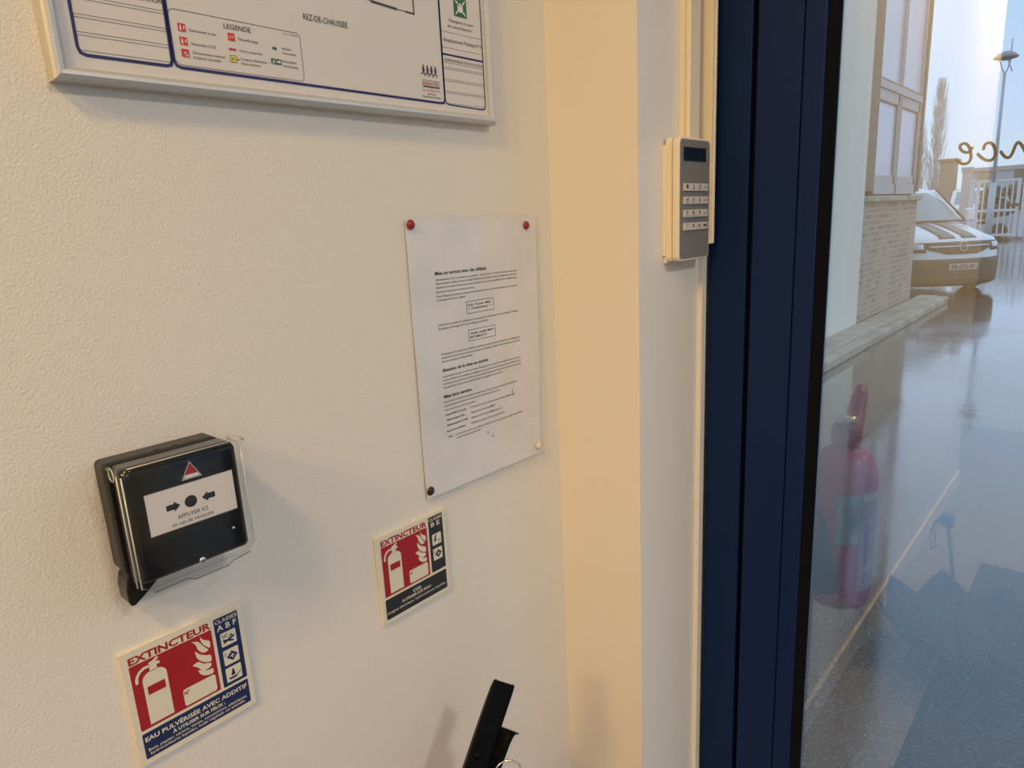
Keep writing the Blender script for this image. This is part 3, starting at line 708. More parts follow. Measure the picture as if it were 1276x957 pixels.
# ================================================================== EXTINGUISHER SIGNS
def ext_sign(name, label, plate, red, side, bot, sidecol, sidetxt, picts, bottxt, th):
    t = thing(name, label, 'safety sign', (0, (plate[0] + plate[2]) / 2, plate[1]), 'extinguisher signs')
    m = MB(); m.box((0.0, plate[0], plate[1]), (th, plate[2], plate[3]), signpl, bev=0.0005); m.build('plate', t)
    X = onwall(th)
    w = (red[2] - red[0]) / 0.0662; h = (red[3] - red[1]) / 0.0592
    A = lambda a: red[0] + (a - 0.1335) * w
    B = lambda b: red[1] + (b - 1.1140) * h
    P = Print(X); P.rect(*red, redm, 1, r=0.0012)
    P.text('EXTINCTEUR', red[0] + .0003, red[2] + .0002, red[3] + 0.0013, 0.0064, redm, 2, 0.032)
    q = lambda pts: [(A(a), B(b)) for a, b in pts]
    C = signpl
    P.poly(q([(.1412, 1.1163), (.1600, 1.1163), (.1600, 1.1565), (.1592, 1.1590), (.1570, 1.1612), (.1540, 1.1625), (.1472, 1.1625), (.1442, 1.1612), (.1420, 1.1590), (.1412, 1.1565)]), C, 2)
    P.rect(A(.1438), B(1.1425), A(.1575), B(1.1500), redm, 3)
    P.poly(q([(.1478, 1.1620), (.1535, 1.1620), (.1535, 1.1660), (.1560, 1.1655), (.1560, 1.1680), (.1530, 1.1690), (.1560, 1.1712), (.1545, 1.1725), (.1505, 1.1705), (.1478, 1.1700)]), C, 2)
    P.line(q([(.1482, 1.1672), (.1440, 1.1672), (.1405, 1.1655), (.1382, 1.1625), (.1372, 1.1592)]), 0.0022 * w, C, 2)
    P.poly(q([(.1360, 1.1600), (.1386, 1.1600), (.1382, 1.1565), (.1362, 1.1560)]), C, 3)
    for fp in [[(0.1824, 1.1704), (0.1854, 1.1665), (0.1864, 1.1607), (0.1902, 1.1554), (0.1956, 1.1557), (0.1922, 1.1603), (0.1899, 1.1643), (0.1881, 1.1677)], [(0.19, 1.1714), (0.1898, 1.1674), (0.1918, 1.1622), (0.1968, 1.1566), (0.1975, 1.164), (0.1933, 1.1663), (0.1912, 1.1685)], [(0.1839, 1.1607), (0.1841, 1.1551), (0.1867, 1.1498), (0.1913, 1.146), (0.1962, 1.1443), (0.1965, 1.1508), (0.1923, 1.1524), (0.1876, 1.1556)], [(0.1801, 1.1486), (0.1844, 1.1448), (0.1871, 1.1396), (0.1913, 1.1392), (0.195, 1.1402), (0.1958, 1.143), (0.1924, 1.1447), (0.1887, 1.146), (0.1857, 1.15), (0.1829, 1.1498)], [(0.1837, 1.1425), (0.1848, 1.1386), (0.1872, 1.1356), (0.1908, 1.1336), (0.196, 1.1328), (0.1963, 1.138), (0.1927, 1.1378), (0.1884, 1.1394)]]:
        r_ = []
        for n_, p_ in enumerate(fp):      # round every corner a little except the pointed tip
            a_, b_ = fp[n_ - 1], fp[(n_ + 1) % len(fp)]
            if n_ == 0: r_.append(p_)
            else: r_ += [(p_[0] * .78 + a_[0] * .22, p_[1] * .78 + a_[1] * .22), (p_[0] * .78 + b_[0] * .22, p_[1] * .78 + b_[1] * .22)]
        P.poly(q(r_), C, 2)
    P.poly([(A(a), B(b)) for a, b in rrect(.1692, 1.1158, .1970, 1.1316, .0022)], C, 2)
    P.text('N°', A(.1700), A(.1745), B(1.1262), 0.0034 * h, redm, 3, 0.03)
    P.build('pictogram_panel', t)
    P = Print(X); P.rect(*side, sidecol, 1, r=0.0012)
    P.text('CLASSES', side[0] + .0010, side[2] - .0008, side[3] - 0.0052, 0.0034, C, 2, 0.015)
    P.text(sidetxt, side[0] + .0020 + (0 if len(sidetxt) > 3 else .0015), side[2] - .0020 - (0 if len(sidetxt) > 3 else .0025), side[3] - 0.0124, 0.0054, C, 2, 0.02)
    for kind, (a, b, c, d) in picts:
        P.poly(rrect(a, b, c, d, .001), C, 2); s = c - a; mx, mz = (a + c) / 2, (b + d) / 2
        if kind == 'A':
            P.line([(a + .15 * s, b + .25 * s), (c - .12 * s, d - .45 * s)], s * .14, sidecol, 3); P.line([(a + .12 * s, b + .45 * s), (c - .2 * s, b + .2 * s)], s * .12, sidecol, 3)
            P.poly([(a + .45 * s, b + .5 * s), (a + .8 * s, b + .6 * s), (a + .7 * s, b + .72 * s)], sidecol, 3)
            for k in range(3): P.line([(a + (.18 + .1 * k) * s, b + .58 * s), (a + (.12 + .14 * k) * s, b + .85 * s)], s * .05, sidecol, 3)
        elif kind == 'B':
            P.poly([(mx - .32 * s, mz), (mx + .06 * s, mz - .36 * s), (mx + .42 * s, mz), (mx + .06 * s, mz + .36 * s)], sidecol, 3)
            P.line([(mx - .1 * s, mz), (mx + .22 * s, mz)], s * .06, C, 4); P.line([(mx + .06 * s, mz - .16 * s), (mx + .06 * s, mz + .16 * s)], s * .06, C, 4)
            P.line([(a + .08 * s, mz + .1 * s), (a + .16 * s, mz + .35 * s)], s * .05, sidecol, 3)
        elif kind == 'F':
            P.poly([(a + .12 * s, b + .28 * s), (a + .2 * s, b + .15 * s), (a + .65 * s, b + .15 * s), (a + .75 * s, b + .3 * s)], sidecol, 3)
            P.line([(a + .7 * s, b + .28 * s), (c - .06 * s, b + .48 * s)], s * .06, sidecol, 3)
            P.poly([(a + .3 * s, b + .38 * s), (a + .58 * s, b + .38 * s), (a + .55 * s, b + .65 * s), (a + .45 * s, b + .9 * s), (a + .38 * s, b + .62 * s)], sidecol, 3)
        else:
            P.poly([(a + .35 * s, d - .1 * s), (a + .5 * s, d - .1 * s), (a + .38 * s, mz + .02 * s), (a + .5 * s, mz + .02 * s), (a + .2 * s, b + .12 * s), (a + .28 * s, mz - .1 * s), (a + .18 * s, mz - .1 * s)], sidecol, 3)
            P.line([(a + .55 * s, b + .35 * s), (a + .7 * s, b + .4 * s), (c - .08 * s, b + .32 * s)], s * .05, sidecol, 3); P.line([(a + .55 * s, b + .22 * s), (c - .08 * s, b + .2 * s)], s * .05, sidecol, 3)
    P.build('class_panel', t)
    P = Print(X); P.rect(*bot, sidecol, 1, r=0.0012)
    for tx, a, b, z, cap, bo in bottxt: P.text(tx, a, b, z, cap, C, 2, bo)
    P.build('text_panel', t)
    return t
ext_sign('extinguisher_sign', 'red and blue water extinguisher sign, classes A B F, below the black call point', (.1278, 1.0820, .2285, 1.1872), (.1335, 1.1140, .1997, 1.1735), (.2025, 1.1135, .2240, 1.1808), (.1333, 1.0877, .2239, 1.1112), sblue, 'A B F',
         [('A', (.2063, 1.1519, .2200, 1.1652)), ('B', (.2063, 1.1333, .2200, 1.1480)), ('F', (.2060, 1.1165, .2200, 1.1305))],
         [('EAU PULVÉRISÉE AVEC ADDITIF', .1349, .2222, 1.1034, .0040, .025), ('À UTILISER SUR FEUX :', .1560, .2012, 1.0982, .0030, .03),
          ('Bois, papier, carton, tissus, caoutchouc, plastiques,', .1360, .2208, 1.0940, .0026, .01), ('hydrocarbures liquides, huile végétale ou animale.', .1370, .2188, 1.0903, .0026, .01)], 0.0030)
ext_sign('extinguisher_sign', 'smaller red and black CO2 extinguisher sign, classes B E, below the pinned sheet', (.3752, 1.0850, .4738, 1.1880), (.3812, 1.1165, .4450, 1.1748), (.4478, 1.1170, .4690, 1.1845), (.3805, 1.0900, .4688, 1.1138), sblack, 'B E',
         [('E', (.4516, 1.1490, .4652, 1.1625)), ('B', (.4516, 1.1303, .4652, 1.1446))],
         [('CO2', .4183, .4301, 1.1064, .0036, .03), ('À UTILISER SUR FEUX :', .4022, .4455, 1.1015, .0030, .03), ('Origine électrique, hydrocarbures liquides.', .3818, .4665, 1.0960, .0028, .01)], 0.0035)

# ================================================================== EXTINGUISHERS
def water_ext():
    cx, cy = 0.0980, 0.088
    t = thing('fire_extinguisher', 'red water extinguisher with green and lilac labels reflected in the window', 'fire extinguisher', (cx, cy, 0.53))
    r = 0.076
    m = MB(); m.lathe([(0, .530), (.045, .530), (.066, .536), (.074, .548), (r, .565), (r, .868), (.073, .890), (.064, .912), (.048, .930), (.030, .940), (.022, .945), (.022, .952)], extred, (cx, cy, 0), 'z', 48); m.build('cylinder', t)
    m = MB(); m.lathe([(.0, .942), (.029, .942), (.034, .950), (.034, .985), (.028, .998), (.018, 1.006), (.0, 1.007)], extredpl, (cx, cy, 0), 'z', 32); m.build('valve_head', t)
    m = MB(); m.lathe([(0, 1.003), (.024, 1.003), (.027, 1.007), (.027, 1.014), (.020, 1.019), (0, 1.020)], chrome, (cx, cy + .012, 0), 'z', 28); m.build('valve_cap', t)
    # squeeze lever leaning up and away from the window
    m = MB()
    pts = [(cy + .015, .910), (cy - .020, .940), (cy - .055, .990), (cy - .088, 1.038), (cy - .104, 1.068)]
    rows = []
    for (y, z), hw, th in zip(pts, (.024, .026, .023, .019, .011), (.024, .024, .020, .016, .010)):
        rows.append([(cx + hw * math.cos(a), y + th * math.sin(a) * .8, z + th * math.sin(a) * .5) for a in [2 * PI * k / 16 for k in range(16)]])
    V = m.grid(rows, extredpl, closed=True)
    for R_ in (V[0], V[-1]): f = m.bm.faces.new(R_); f.smooth = True
    m.build('squeeze_lever', t)
    m = MB(); m.box((cx - .014, cy - .085, .905), (cx + .014, cy - .02, .918), extredpl, bev=.004); m.build('carry_handle', t)
    m = MB(); m.tube([(cx - .01, cy - .025, .940), (cx - .005, cy - .062, .925), (cx + .010, cy - .088, .87), (cx + .022, cy - .086, .78), (cx + .026, cy - .084, .68)], .009, rubber, 12)
    m.tube([(cx + .026, cy - .084, .70), (cx + .027, cy - .084, .63)], [.013, .016], blackpl, 14); m.build('hose', t)
    # labels wrap the side that faces the window and the room
    def lab(name, a0, a1, z0, z1, mt, off=.0006): 
        g = MB(); g.lathe([(r + off, z0), (r + off, z1)], mt, (cx, cy, 0), 'z', 16, a0, a1); return g.build(name, t)
    d = math.radians
    lab('main_label', d(-12), d(40), .590, .845, lblpurple)
    lab('main_label_header', d(-12), d(40), .825, .845, lblwhite, .0008)
    lab('instruction_label', d(42), d(82), .715, .840, lblgreen)
    fn = lambda u, v, h: (cx + (r + .0009 + h * .0001) * math.cos(u), cy + (r + .0009 + h * .0001) * math.sin(u), v)
    P = Print(fn)
    for z in (.808, .752):
        P = Print(fn)
        P.poly([(d(60) + .21 * math.cos(2 * PI * k / 18), z + .017 * math.sin(2 * PI * k / 18)) for k in range(18)], lblpurple, 1)
        P.poly([(d(60) + .09 * math.cos(2 * PI * k / 12), z + .008 * math.sin(2 * PI * k / 12)) for k in range(12)], lblgreen, 2)
        P.build('pictogram_ring', t)
    P = Print(fn)
    for k in range(3): P.rect(d(0 + 12 * k), .640, d(9 + 12 * k), .658, lblwhite, 2)
    P.build('hazard_icons', t); P = Print(fn)
    for k in range(9): P.rect(d(-6), .808 - k * .014, d(34 - 6 * (k % 3)), .812 - k * .014, lblwhite, 2)
    P.build('label_text', t)
    m = MB(); m.box((-0.001, cy - .03, .86), (.022, cy + .03, .90), lampb, bev=.003); m.build('wall_bracket', t)
water_ext()

def co2_ext():
    cx, cy = 0.085, 0.395
    t = thing('fire_extinguisher', 'carbon dioxide extinguisher below the smaller sign, only its black levers and pin ring visible', 'fire extinguisher', (cx, cy, .42))
    r = .050
    m = MB(); m.lathe([(0, .425), (.044, .425), (r, .432), (r, .77), (.046, .80), (.034, .823), (.020, .835), (.016, .856)], extred, (cx, cy, 0), 'z', 40); m.build('cylinder', t)
    m = MB(); m.box((cx - .012, cy - .034, .850), (cx + .024, cy + .012, .900), brass, bev=.004); m.build('valve_body', t)
    def channel(name, a, b, half, depth, th, mt, roll, tip=True):
        m = MB(); a = Vector(a); b = Vector(b); d = (b - a).normalized(); X = Vector((1, 0, 0)); n0 = d.cross(X)
        side = X * math.cos(roll) + (-n0) * math.sin(roll) if False else X * math.cos(roll) + d.cross(X) * math.sin(roll)
        side.normalize(); n = side.cross(d).normalized()
        R_ = .0035; pr = [(-half, depth)]
        for k in range(6): a_ = PI + PI / 2 * k / 5; pr.append((-half + R_ + R_ * math.cos(a_), R_ + R_ * math.sin(a_)))
        for k in range(6): a_ = -PI / 2 + PI / 2 * k / 5; pr.append((half - R_ + R_ * math.cos(a_), R_ + R_ * math.sin(a_)))
        pr.append((half, depth))
        pr += [(half - th, depth), (half - th, R_ + .001), (half - R_, th), (-half + R_, th), (-half + th, R_ + .001), (-half + th, depth)]
        L = (b - a).length; rows = []
        for s_, dpk, w_ in ((0, 1, 1), (.55, 1, 1), (.80, .95, 1), (.93, .75, 1), (.985, .5, .98), (1.0, .35, .90)):
            c = a + d * (L * s_)
            rows.append([c + side * u * w_ + n * (-max(0, min(v, depth * dpk))) for u, v in pr])
        V = m.grid(rows, mt, closed=True, smooth=False)
        for R2 in (V[0], V[-1]):
            f = m.bm.faces.new(R2); f.material_index = 0
        o = m.build(name, t)
        bv = o.modifiers.new('b', 'BEVEL'); bv.width = .0008; bv.segments = 2; bv.limit_method = 'ANGLE'
        return a, d, side, n, L
    # upper squeeze lever: folded channel rising up and toward the window
    a, d, side, n, L = channel('squeeze_lever', (.103, .372, .893), (.105, .4535, 1.0165), .0125, .0110, .0018, leverbl, .9)
    m = MB(); m.lathe([(0, .0022), (.0024, .0018), (.0038, .0006), (.0042, 0)], leverbl, (0, 0, 0), 'z', 18)
    q = n.to_track_quat('Z', 'Y').to_matrix(); p0 = a + d * (L * .47) - side * .0035 + n * .0002
    for v in m.bm.verts: v.co = q @ v.co + p0
    m.build('rivet', t)
    # lower carrying handle, open channel with a flared end
    m = MB(); rows = []; hs = Vector((.80, .50, -.33)).normalized()
    path = [(.372, .884), (.398, .912), (.4225, .9410), (.4345, .9565), (.4405, .9640), (.4450, .9660), (.4485, .9635)]
    for i, (y, z) in enumerate(path):
        c = Vector((.108, y, z)); hw = .0110 + (.0008 * (i - 3) if i > 3 else 0)
        up = Vector((-.05, -.75, .66)); dp = .009 * (1 if i < 3 else max(.05, 1 - (i - 2) * .3))
        rows.append([c - hs * hw + up * dp, c - hs * hw, c - hs * hw * .5 - up * .0012, c + hs * hw * .5 - up * .0012, c + hs * hw, c + hs * hw + up * dp])
    m.grid(rows, leverbl, smooth=False); o = m.build('carry_handle', t)
    sd = o.modifiers.new('s', 'SOLIDIFY'); sd.thickness = .0018
    m = MB(); c = Vector((.131, .4230, .9400))
    ring = [c + Vector((.0125 * math.cos(a_), .0040 * math.cos(a_), 0)) + Vector((0, .010, .006)) * math.sin(a_) for a_ in [2 * PI * k / 28 for k in range(29)]]
    m.tube(ring, .0010, chrome, 8, cap=False); m.build('pin_ring', t)
    m = MB(); m.tube([(.088, .405, .918), (.119, .417, .936)], .0014, chrome, 8); m.build('safety_pin', t)
    m = MB(); m.tube([(cx + .02, cy - .01, .880), (cx + .045, cy, .892), (cx + .064, cy + .010, .880), (cx + .068, cy + .012, .86)], .007, rubber, 10)
    m.tube([(cx + .068, cy + .012, .87), (cx + .070, cy + .012, .80), (cx + .074, cy + .012, .73)], [.010, .020, .030], blackpl, 20); m.build('discharge_horn', t)
    m = MB(); m.box((-.001, cy - .022, .76), (cx - r + .004, cy + .022, .79), lampb, bev=.003); m.build('wall_bracket', t)
co2_ext()

# ================================================================== FLOOR THINGS (seen in the window's reflection)
mb = MB(); mb.box((0.238, -1.455, 0.0), (1.35, 0.55, 0.009), matm, bev=0.003)
tag(mb.build('doormat', None, (0.79, -0.45, 0)), 'large dark blue doormat on the floor, reflected in the window', 'doormat')
def umbrella():
    cx, cy = 0.292, -0.66
    t = thing('umbrella', 'open dark blue umbrella standing canopy down on the floor, reflected in the window', 'umbrella', (cx, cy, 0.009))
    m = MB(); R = .262; hz = .185; N = 8
    rows = []
    for i in range(9):
        s_ = i / 8; row = []
        for k in range(N * 6):
            a = 2 * PI * k / (N * 6) + .35; fr = abs(((k % 6) / 6.0) - .5) * 2     # 1 at ribs, 0 mid panel
            rr = R * math.sin(s_ * 1.25) / math.sin(1.25) * (1 - .13 * (1 - fr) * s_ ** 2); z = .019 + hz * (1 - math.cos(s_ * 1.25)) / (1 - math.cos(1.25)) * (1 - .42 * (1 - fr) * s_ ** 3)
            row.append((cx + max(rr, .001) * math.cos(a), cy + max(rr, .001) * math.sin(a), z))
        rows.append(row)
    m.grid(rows, umb, closed=True); m.build('canopy', t)
    for k in range(N):
        a = 2 * PI * k / N + .35; g = MB(); pts = []
        for i in range(7):
            s_ = i / 6; rr = R * math.sin(s_ * 1.25) / math.sin(1.25); pts.append((cx + rr * .99 * math.cos(a), cy + rr * .99 * math.sin(a), .022 + hz * (1 - math.cos(s_ * 1.25)) / (1 - math.cos(1.25))))
        g.tube(pts, .0014, umbh, 6); g.build('rib', t)
    m = MB(); m.tube([(cx, cy, .012), (cx - .075, cy - .010, .475)], .0055, umbh, 10); m.build('shaft', t)
    hx, hy = cx - .078, cy - .010
    m = MB(); m.box((hx - .019, hy - .016, .470), (hx + .019, hy + .016, .512), umbh, bev=.006, seg=3); m.build('handle', t)
    m = MB(); m.tube([(hx - .017, hy, .495), (hx - .034, hy, .480), (hx - .042, hy, .440), (hx - .042, hy, .395), (hx - .034, hy, .375), (hx - .026, hy, .390), (hx - .030, hy, .43), (hx - .030, hy, .475), (hx - .017, hy, .490)], .0028, umbh, 8); m.build('wrist_strap', t)
umbrella()

# ceiling lights
def ceil_light(x, y, label, s=0.30):
    t = thing('ceiling_light', label, 'ceiling light', (x, y, ZC), 'ceiling lights')
    m = MB(); m.lathe([(0, 0), (s / 2, 0), (s / 2, -.03), (s / 2 - .01, -.04)], lampb, (x, y, ZC), 'z', 40); m.build('housing', t)
    m = MB(); m.lathe([(s / 2 - .012, -.036), (s / 2 - .03, -.048), (0, -.055)], lampm, (x, y, ZC), 'z', 40); m.build('diffuser', t)
ceil_light(0.62, -0.80, 'round warm ceiling light nearest the window')
ceil_light(0.62, -2.05, 'large round warm ceiling light at the back of the room', .62)
ceil_light(1.95, 0.30, 'added round fill light on the right side of the ceiling, out of view')  # made-up fixture for the neutral fill on the left wall
def alight(name, loc, size, power, col, rot=(0, 0, 0)):
    L = bpy.data.lights.new(name, 'AREA'); L.shape = 'DISK'; L.size = size; L.energy = power; L.color = col
    o = bpy.data.objects.new(name, L); COL.objects.link(o); o.location = loc; o.rotation_euler = rot
    return o
WARM = (1.0, 0.63, 0.22)
alight('ceiling_light_glow', (0.62, -0.80, ZC - 0.062), 0.22, 16, WARM)
alight('ceiling_light_glow', (0.62, -2.05, ZC - 0.062), 0.58, 46, WARM)
alight('ceiling_light_glow', (1.95, 0.30, ZC - 0.062), 0.28, 19, (1.0, 0.92, 0.82))  # added neutral fill, brightens the left wall

# ================================================================== OUTSIDE
GZ = -0.12
mb = MB(); mb.box((-60, -60, GZ - 0.2), (60, 120, GZ), asph); struct(mb.build('ground'))
mb = MB(); mb.box((-0.25, 0.93, GZ - 0.05), (3.25, 1.12, -0.02), conc, bev=0.01); struct(mb.build('trim_2'))
# roof slab of own building over the facade
mb = MB(); mb.box((-0.25, 0.86, H), (3.25, 1.10, 3.2), render_m); struct(mb.build('wall_front_lintel'))
mb = MB(); mb.box((3.09, 0.86, -0.1), (3.25, 1.10, H), render_m); struct(mb.build('wall_front_right'))

BX = -2.09
nb = thing('neighbouring_building', 'pale rendered building with brick base and tall white framed window beyond the glass', 'building', (BX, 10, GZ))
mb = MB(); mb.box((BX - 6, 1.6, GZ), (BX + 0.0, 9.62, 8.2), render_m); mb.box((BX, 1.6, GZ), (BX + 0.05, 9.62, 8.2), render_m); mb.build('rendered_wall', nb)
mb = MB(); mb.box((BX - 6, 9.62, GZ), (BX - 0.005, 12.78, 1.56), brick); mb.build('brick_wall', nb)
mb = MB(); mb.box((BX - 6, 9.62, 1.56), (BX - 0.10, 12.78, 8.2), tanm)
mb.box((BX - .10, 9.62, 1.70), (BX - .005, 10.22, 8.2), tanm); mb.box((BX - .10, 12.66, 1.70), (BX - .005, 12.78, 8.2), tanm); mb.box((BX - .10, 9.62, 4.9), (BX - .005, 12.78, 8.2), tanm); mb.build('window_wall', nb)
mb = MB(); mb.box((BX - .10, 9.75, 1.56), (BX + 0.07, 12.72, 1.635), conc, bev=.01); mb.build('window_sill', nb)
wn = MB()
y0, y1, z0, z1 = 10.22, 12.66, 1.66, 4.9
fx = BX - 0.03; ym = 11.42
def fb(m, a, b, c, d, mt, dx=0.0, bev=.006): m.box((BX - .09, a, c), (fx + dx, b, d), mt, bev=bev)
fb(wn, y0, y1, z0, z0 + .14, frame_w); fb(wn, y0, y0 + .07, z0, z1, frame_w); fb(wn, y1 - .07, y1, z0, z1, frame_w)
fb(wn, ym - .055, ym + .055, z0, z1, frame_w); fb(wn, ym - .012, ym + .012, z0, z1, frame_d, .004, 0); fb(wn, y1 - .018, y1, z0, z1, frame_d, .004, 0)
fb(wn, y0, y1, 3.02, 3.12, frame_w, .01); fb(wn, y0, y1, 3.125, 3.145, frame_d, .004, 0); fb(wn, y0, y1, z1 - .1, z1, frame_w)
for a, b in ((y0 + .07, ym - .055), (ym + .055, y1 - .07)):
    fb(wn, a, b, 2.88, 3.02, frame_w, -.012); fb(wn, a, a + .07, z0 + .14, 3.0, frame_w, -.012); fb(wn, b - .07, b, z0 + .14, 3.0, frame_w, -.012); fb(wn, a, b, z0 + .14, z0 + .26, frame_w, -.012)
    fb(wn, a + .06, b - .06, 2.865, 2.885, frame_d, -.010, 0); fb(wn, b - .085, b - .065, z0 + .2, 2.88, frame_d, -.010, 0)
wfr = wn.build('window_frame', nb)
mb = MB(); mb.box((BX - .09, y0 + .03, z0 + .1), (BX - .065, ym, z1 - .05), blind); mb.build('left_pane', wfr)
mb = MB(); mb.box((BX - .09, ym, z0 + .1), (BX - .065, y1 - .03, z1 - .05), blind); mb.build('right_pane', wfr)
mb = MB(); mb.box((BX + .05, 1.6, GZ), (-1.74, 13.15, 0.0), conc, bev=.03); mb.box((-1.74, 1.6, GZ), (-1.60, 13.15, -0.015), conc, bev=.02); struct(mb.build('pavement'))

# ---- van
def van():
    t = thing('van', 'white van with grey bonnet stripes parked facing the window', 'van', (0, 0, 0))
    w = .90
    prof = [(.30, .12), (.10, .13), (.02, .19), (.00, .32), (.00, .50), (.015, .60), (.02, .70), (.05, .80), (.10, .90), (.22, .975), (.50, 1.06), (.80, 1.13), (1.05, 1.18), (1.20, 1.205)]
    nb_ = 21
    def S(x, i, off=0.0):
        """surface point; i fractional along prof, x in -1..1"""
        i = max(0, min(len(prof) - 1.001, i)); k = int(i); f = i - k
        y = prof[k][0] * (1 - f) + prof[k + 1][0] * f; z = prof[k][1] * (1 - f) + prof[k + 1][1] * f
        b = .34 * abs(x) ** 2.6; fade = 1.0 if i < 8 else max(0, 1 - (i - 8) / 5)
        zz = z - (.05 * abs(x) ** 3 + .04 * x * x) * min(1, max(0, (i - 7) / 3))
        ww = w * (1 - .05 * max(0, (i - 8) / 5)) * (1 if i > 1.5 else .93 + .07 * i / 1.5)
        return Vector((x * ww, y + b * fade - off * (1 if i < 8.3 else .2), zz + GZ + (off if i > 8.3 else 0)))
    def patch(name, x0, x1, i0, i1, mt, off, nx=10, ni=8, xf=None):
        m = MB(); rows = []
        for a in range(ni + 1):
            i = i0 + (i1 - i0) * a / ni; row = []
            for b in range(nx + 1):
                l, r_ = (x0, x1) if xf is None else xf(a / ni)
                row.append(S(l + (r_ - l) * b / nx, i, off))
            rows.append(row)
        m.grid(rows, mt); o = m.build(name, t); sd = o.modifiers.new('s', 'SOLIDIFY'); sd.thickness = .012; sd.offset = 0; return o
    m = MB(); n = len(prof)
    rows = [[S(-1 + 2 * j / nb_, i) for j in range(nb_ + 1)] for i in [k * .5 for k in range(2 * (n - 1) + 1)]]
    V = m.grid(rows, carw)
    # flanks
    for e in (0, -1):
        edge = [r[e].co.copy() for r in V]; x = edge[-1].x
        side = [Vector((x, yy, zz + GZ)) for yy, zz in ((2.0, 1.20), (4.4, 1.20), (4.4, .18), (3.9, .18), (3.75, .42), (3.45, .52), (3.15, .42), (3.0, .18), (1.30, .18), (1.15, .42), (.90, .52), (.62, .42), (.50, .18))]
        m.face(edge[3:] + side, carw)
    m.face([(-w * .95, 4.4, .18 + GZ), (w * .95, 4.4, .18 + GZ), (w * .9, 4.4, 1.2 + GZ), (-w * .9, 4.4, 1.2 + GZ)], carw)
    m.build('body', t)
    # cabin: roof and pillars
    m = MB(); hw0, hw1 = .84, .70
    A = [(-hw0, 1.12, 1.20), (hw0, 1.12, 1.20), (hw1, 1.86, 1.80), (-hw1, 1.86, 1.80)]
    rows = []
    for s_ in range(9):
        s = s_ / 8; hw = hw0 + (hw1 - hw0) * s; y = 1.12 + .74 * s; z = 1.19 + .60 * s
        rows.append([(hw * u, y + .16 * (abs(u) ** 2.2), z + GZ) for u in [-1 + 2 * k / 16 for k in range(17)]])
    for y, z in ((1.98, 1.825), (2.2, 1.85), (3.2, 1.86), (4.25, 1.82)):
        rows.append([(hw1 * u, y + .10 * (abs(u) ** 2.2), z - .06 * u ** 4 + GZ) for u in [-1 + 2 * k / 16 for k in range(17)]])
    rows.append([(hw0 * u, 4.4, 1.2 + GZ) for u in [-1 + 2 * k / 16 for k in range(17)]])
    V = m.grid(rows, carw)
    for e in (0, -1):
        edge = [r[e].co.copy() for r in V]; m.face(edge, carw)
    m.build('cabin', t)
    m = MB(); rows = []
    for s_ in range(9):
        s = .03 + .87 * s_ / 8; hw = (hw0 + (hw1 - hw0) * s) * (.93 - .10 * (s_ / 8) ** 4); y = 1.12 + .74 * s - .02; z = 1.19 + .60 * s + .006
        rows.append([(hw * u, y + .16 * (abs(u) ** 2.2), z + GZ) for u in [-1 + 2 * k / 16 for k in range(17)]])
    m.grid(rows, cargl); m.build('windscreen', t)
    m = MB(); m.tube([(-.78, 1.16, 1.205 + GZ), (0, 1.03, 1.215 + GZ), (.78, 1.16, 1.205 + GZ)], .018, carg, 8)
    m.tube([(hw0 * .95, 1.20, 1.23 + GZ), (hw1 * .95, 1.95, 1.80 + GZ)], .018, carg, 8); m.build('windscreen_seal', t)
    patch('lower_bumper', -1, 1, 0.3, 4.95, carg, .016, 24, 8)
    patch('grille', -.56, .56, 5.75, 7.8, carg, .014, 16, 6, lambda s: (-.66 * min(1, .45 + 1.3 * s), .66 * min(1, .45 + 1.3 * s)))
    patch('chrome_bar', -.62, .62, 6.95, 7.15, headl, .030, 16, 1)
    for sx in (-1, 1):
        patch('headlamp_housing', sx * .66, sx * .99, 6.1, 7.85, carg, .012, 10, 4)
        patch('headlamp', sx * .70, sx * .96, 6.6, 7.6, headl, .030, 8, 4)
        patch('bonnet_stripe', 0, 0, 8.4, 12.9, carst, .006, 3, 10, lambda s, sx=sx: (sx * .07, sx * (.38 - .06 * s)) if sx > 0 else (sx * (.38 - .06 * s), sx * .07))
    m = MB(); c = S(0, 7.05, .05)
    m.tube([c + Vector((.075 * math.cos(a), 0, .075 * math.sin(a))) for a in [2 * PI * k / 20 for k in range(21)]], .010, headl, 8, cap=False)
    m.tube([c + Vector((-.11, 0, -.012)), c + Vector((.02, 0, .018)), c + Vector((-.02, 0, -.018)), c + Vector((.11, 0, .012))], .009, headl, 6); m.build('emblem', t)
    c = S(0, 3.8, .03); m = MB(); m.box((-.26, c.y - .012, c.z - .055), (.26, c.y, c.z + .055), plate_m, bev=.004)
    pl = m.build('number_plate', t)
    P = Print(lambda u, v, h: (u, c.y - .0125 - h * .001, v)); P.text('FR-072-FF', -.21, .21, c.z - .032, .065, inkg, 1, .03); P.build('plate_text', pl)
    for sx in (-1, 1):
        m = MB(); m.lathe([(.14, -.02), (.19, -.01), (.31, 0), (.33, .03), (.33, .17), (.31, .2), (.0, .2)], tyre, (sx * .83 - (.1 if sx > 0 else .1), .90, .33 + GZ), 'x', 28); m.build('wheel', t)
        m = MB(); m.lathe([(.14, -.02), (.19, -.01), (.31, 0), (.33, .03), (.33, .17), (.31, .2), (.0, .2)], tyre, (sx * .83 - .1, 3.45, .33 + GZ), 'x', 28); m.build('wheel', t)
        m = MB(); m.box((sx * .88, 1.25, 1.18 + GZ), (sx * 1.06, 1.37, 1.42 + GZ), carw, bev=.04, seg=3); m.build('mirror', t)
    return t
vn = van(); vn.scale = (1, 1, 1.06); vn.location = (-1.68, 14.6, 0.0); vn.rotation_euler = (0, 0, math.radians(44))

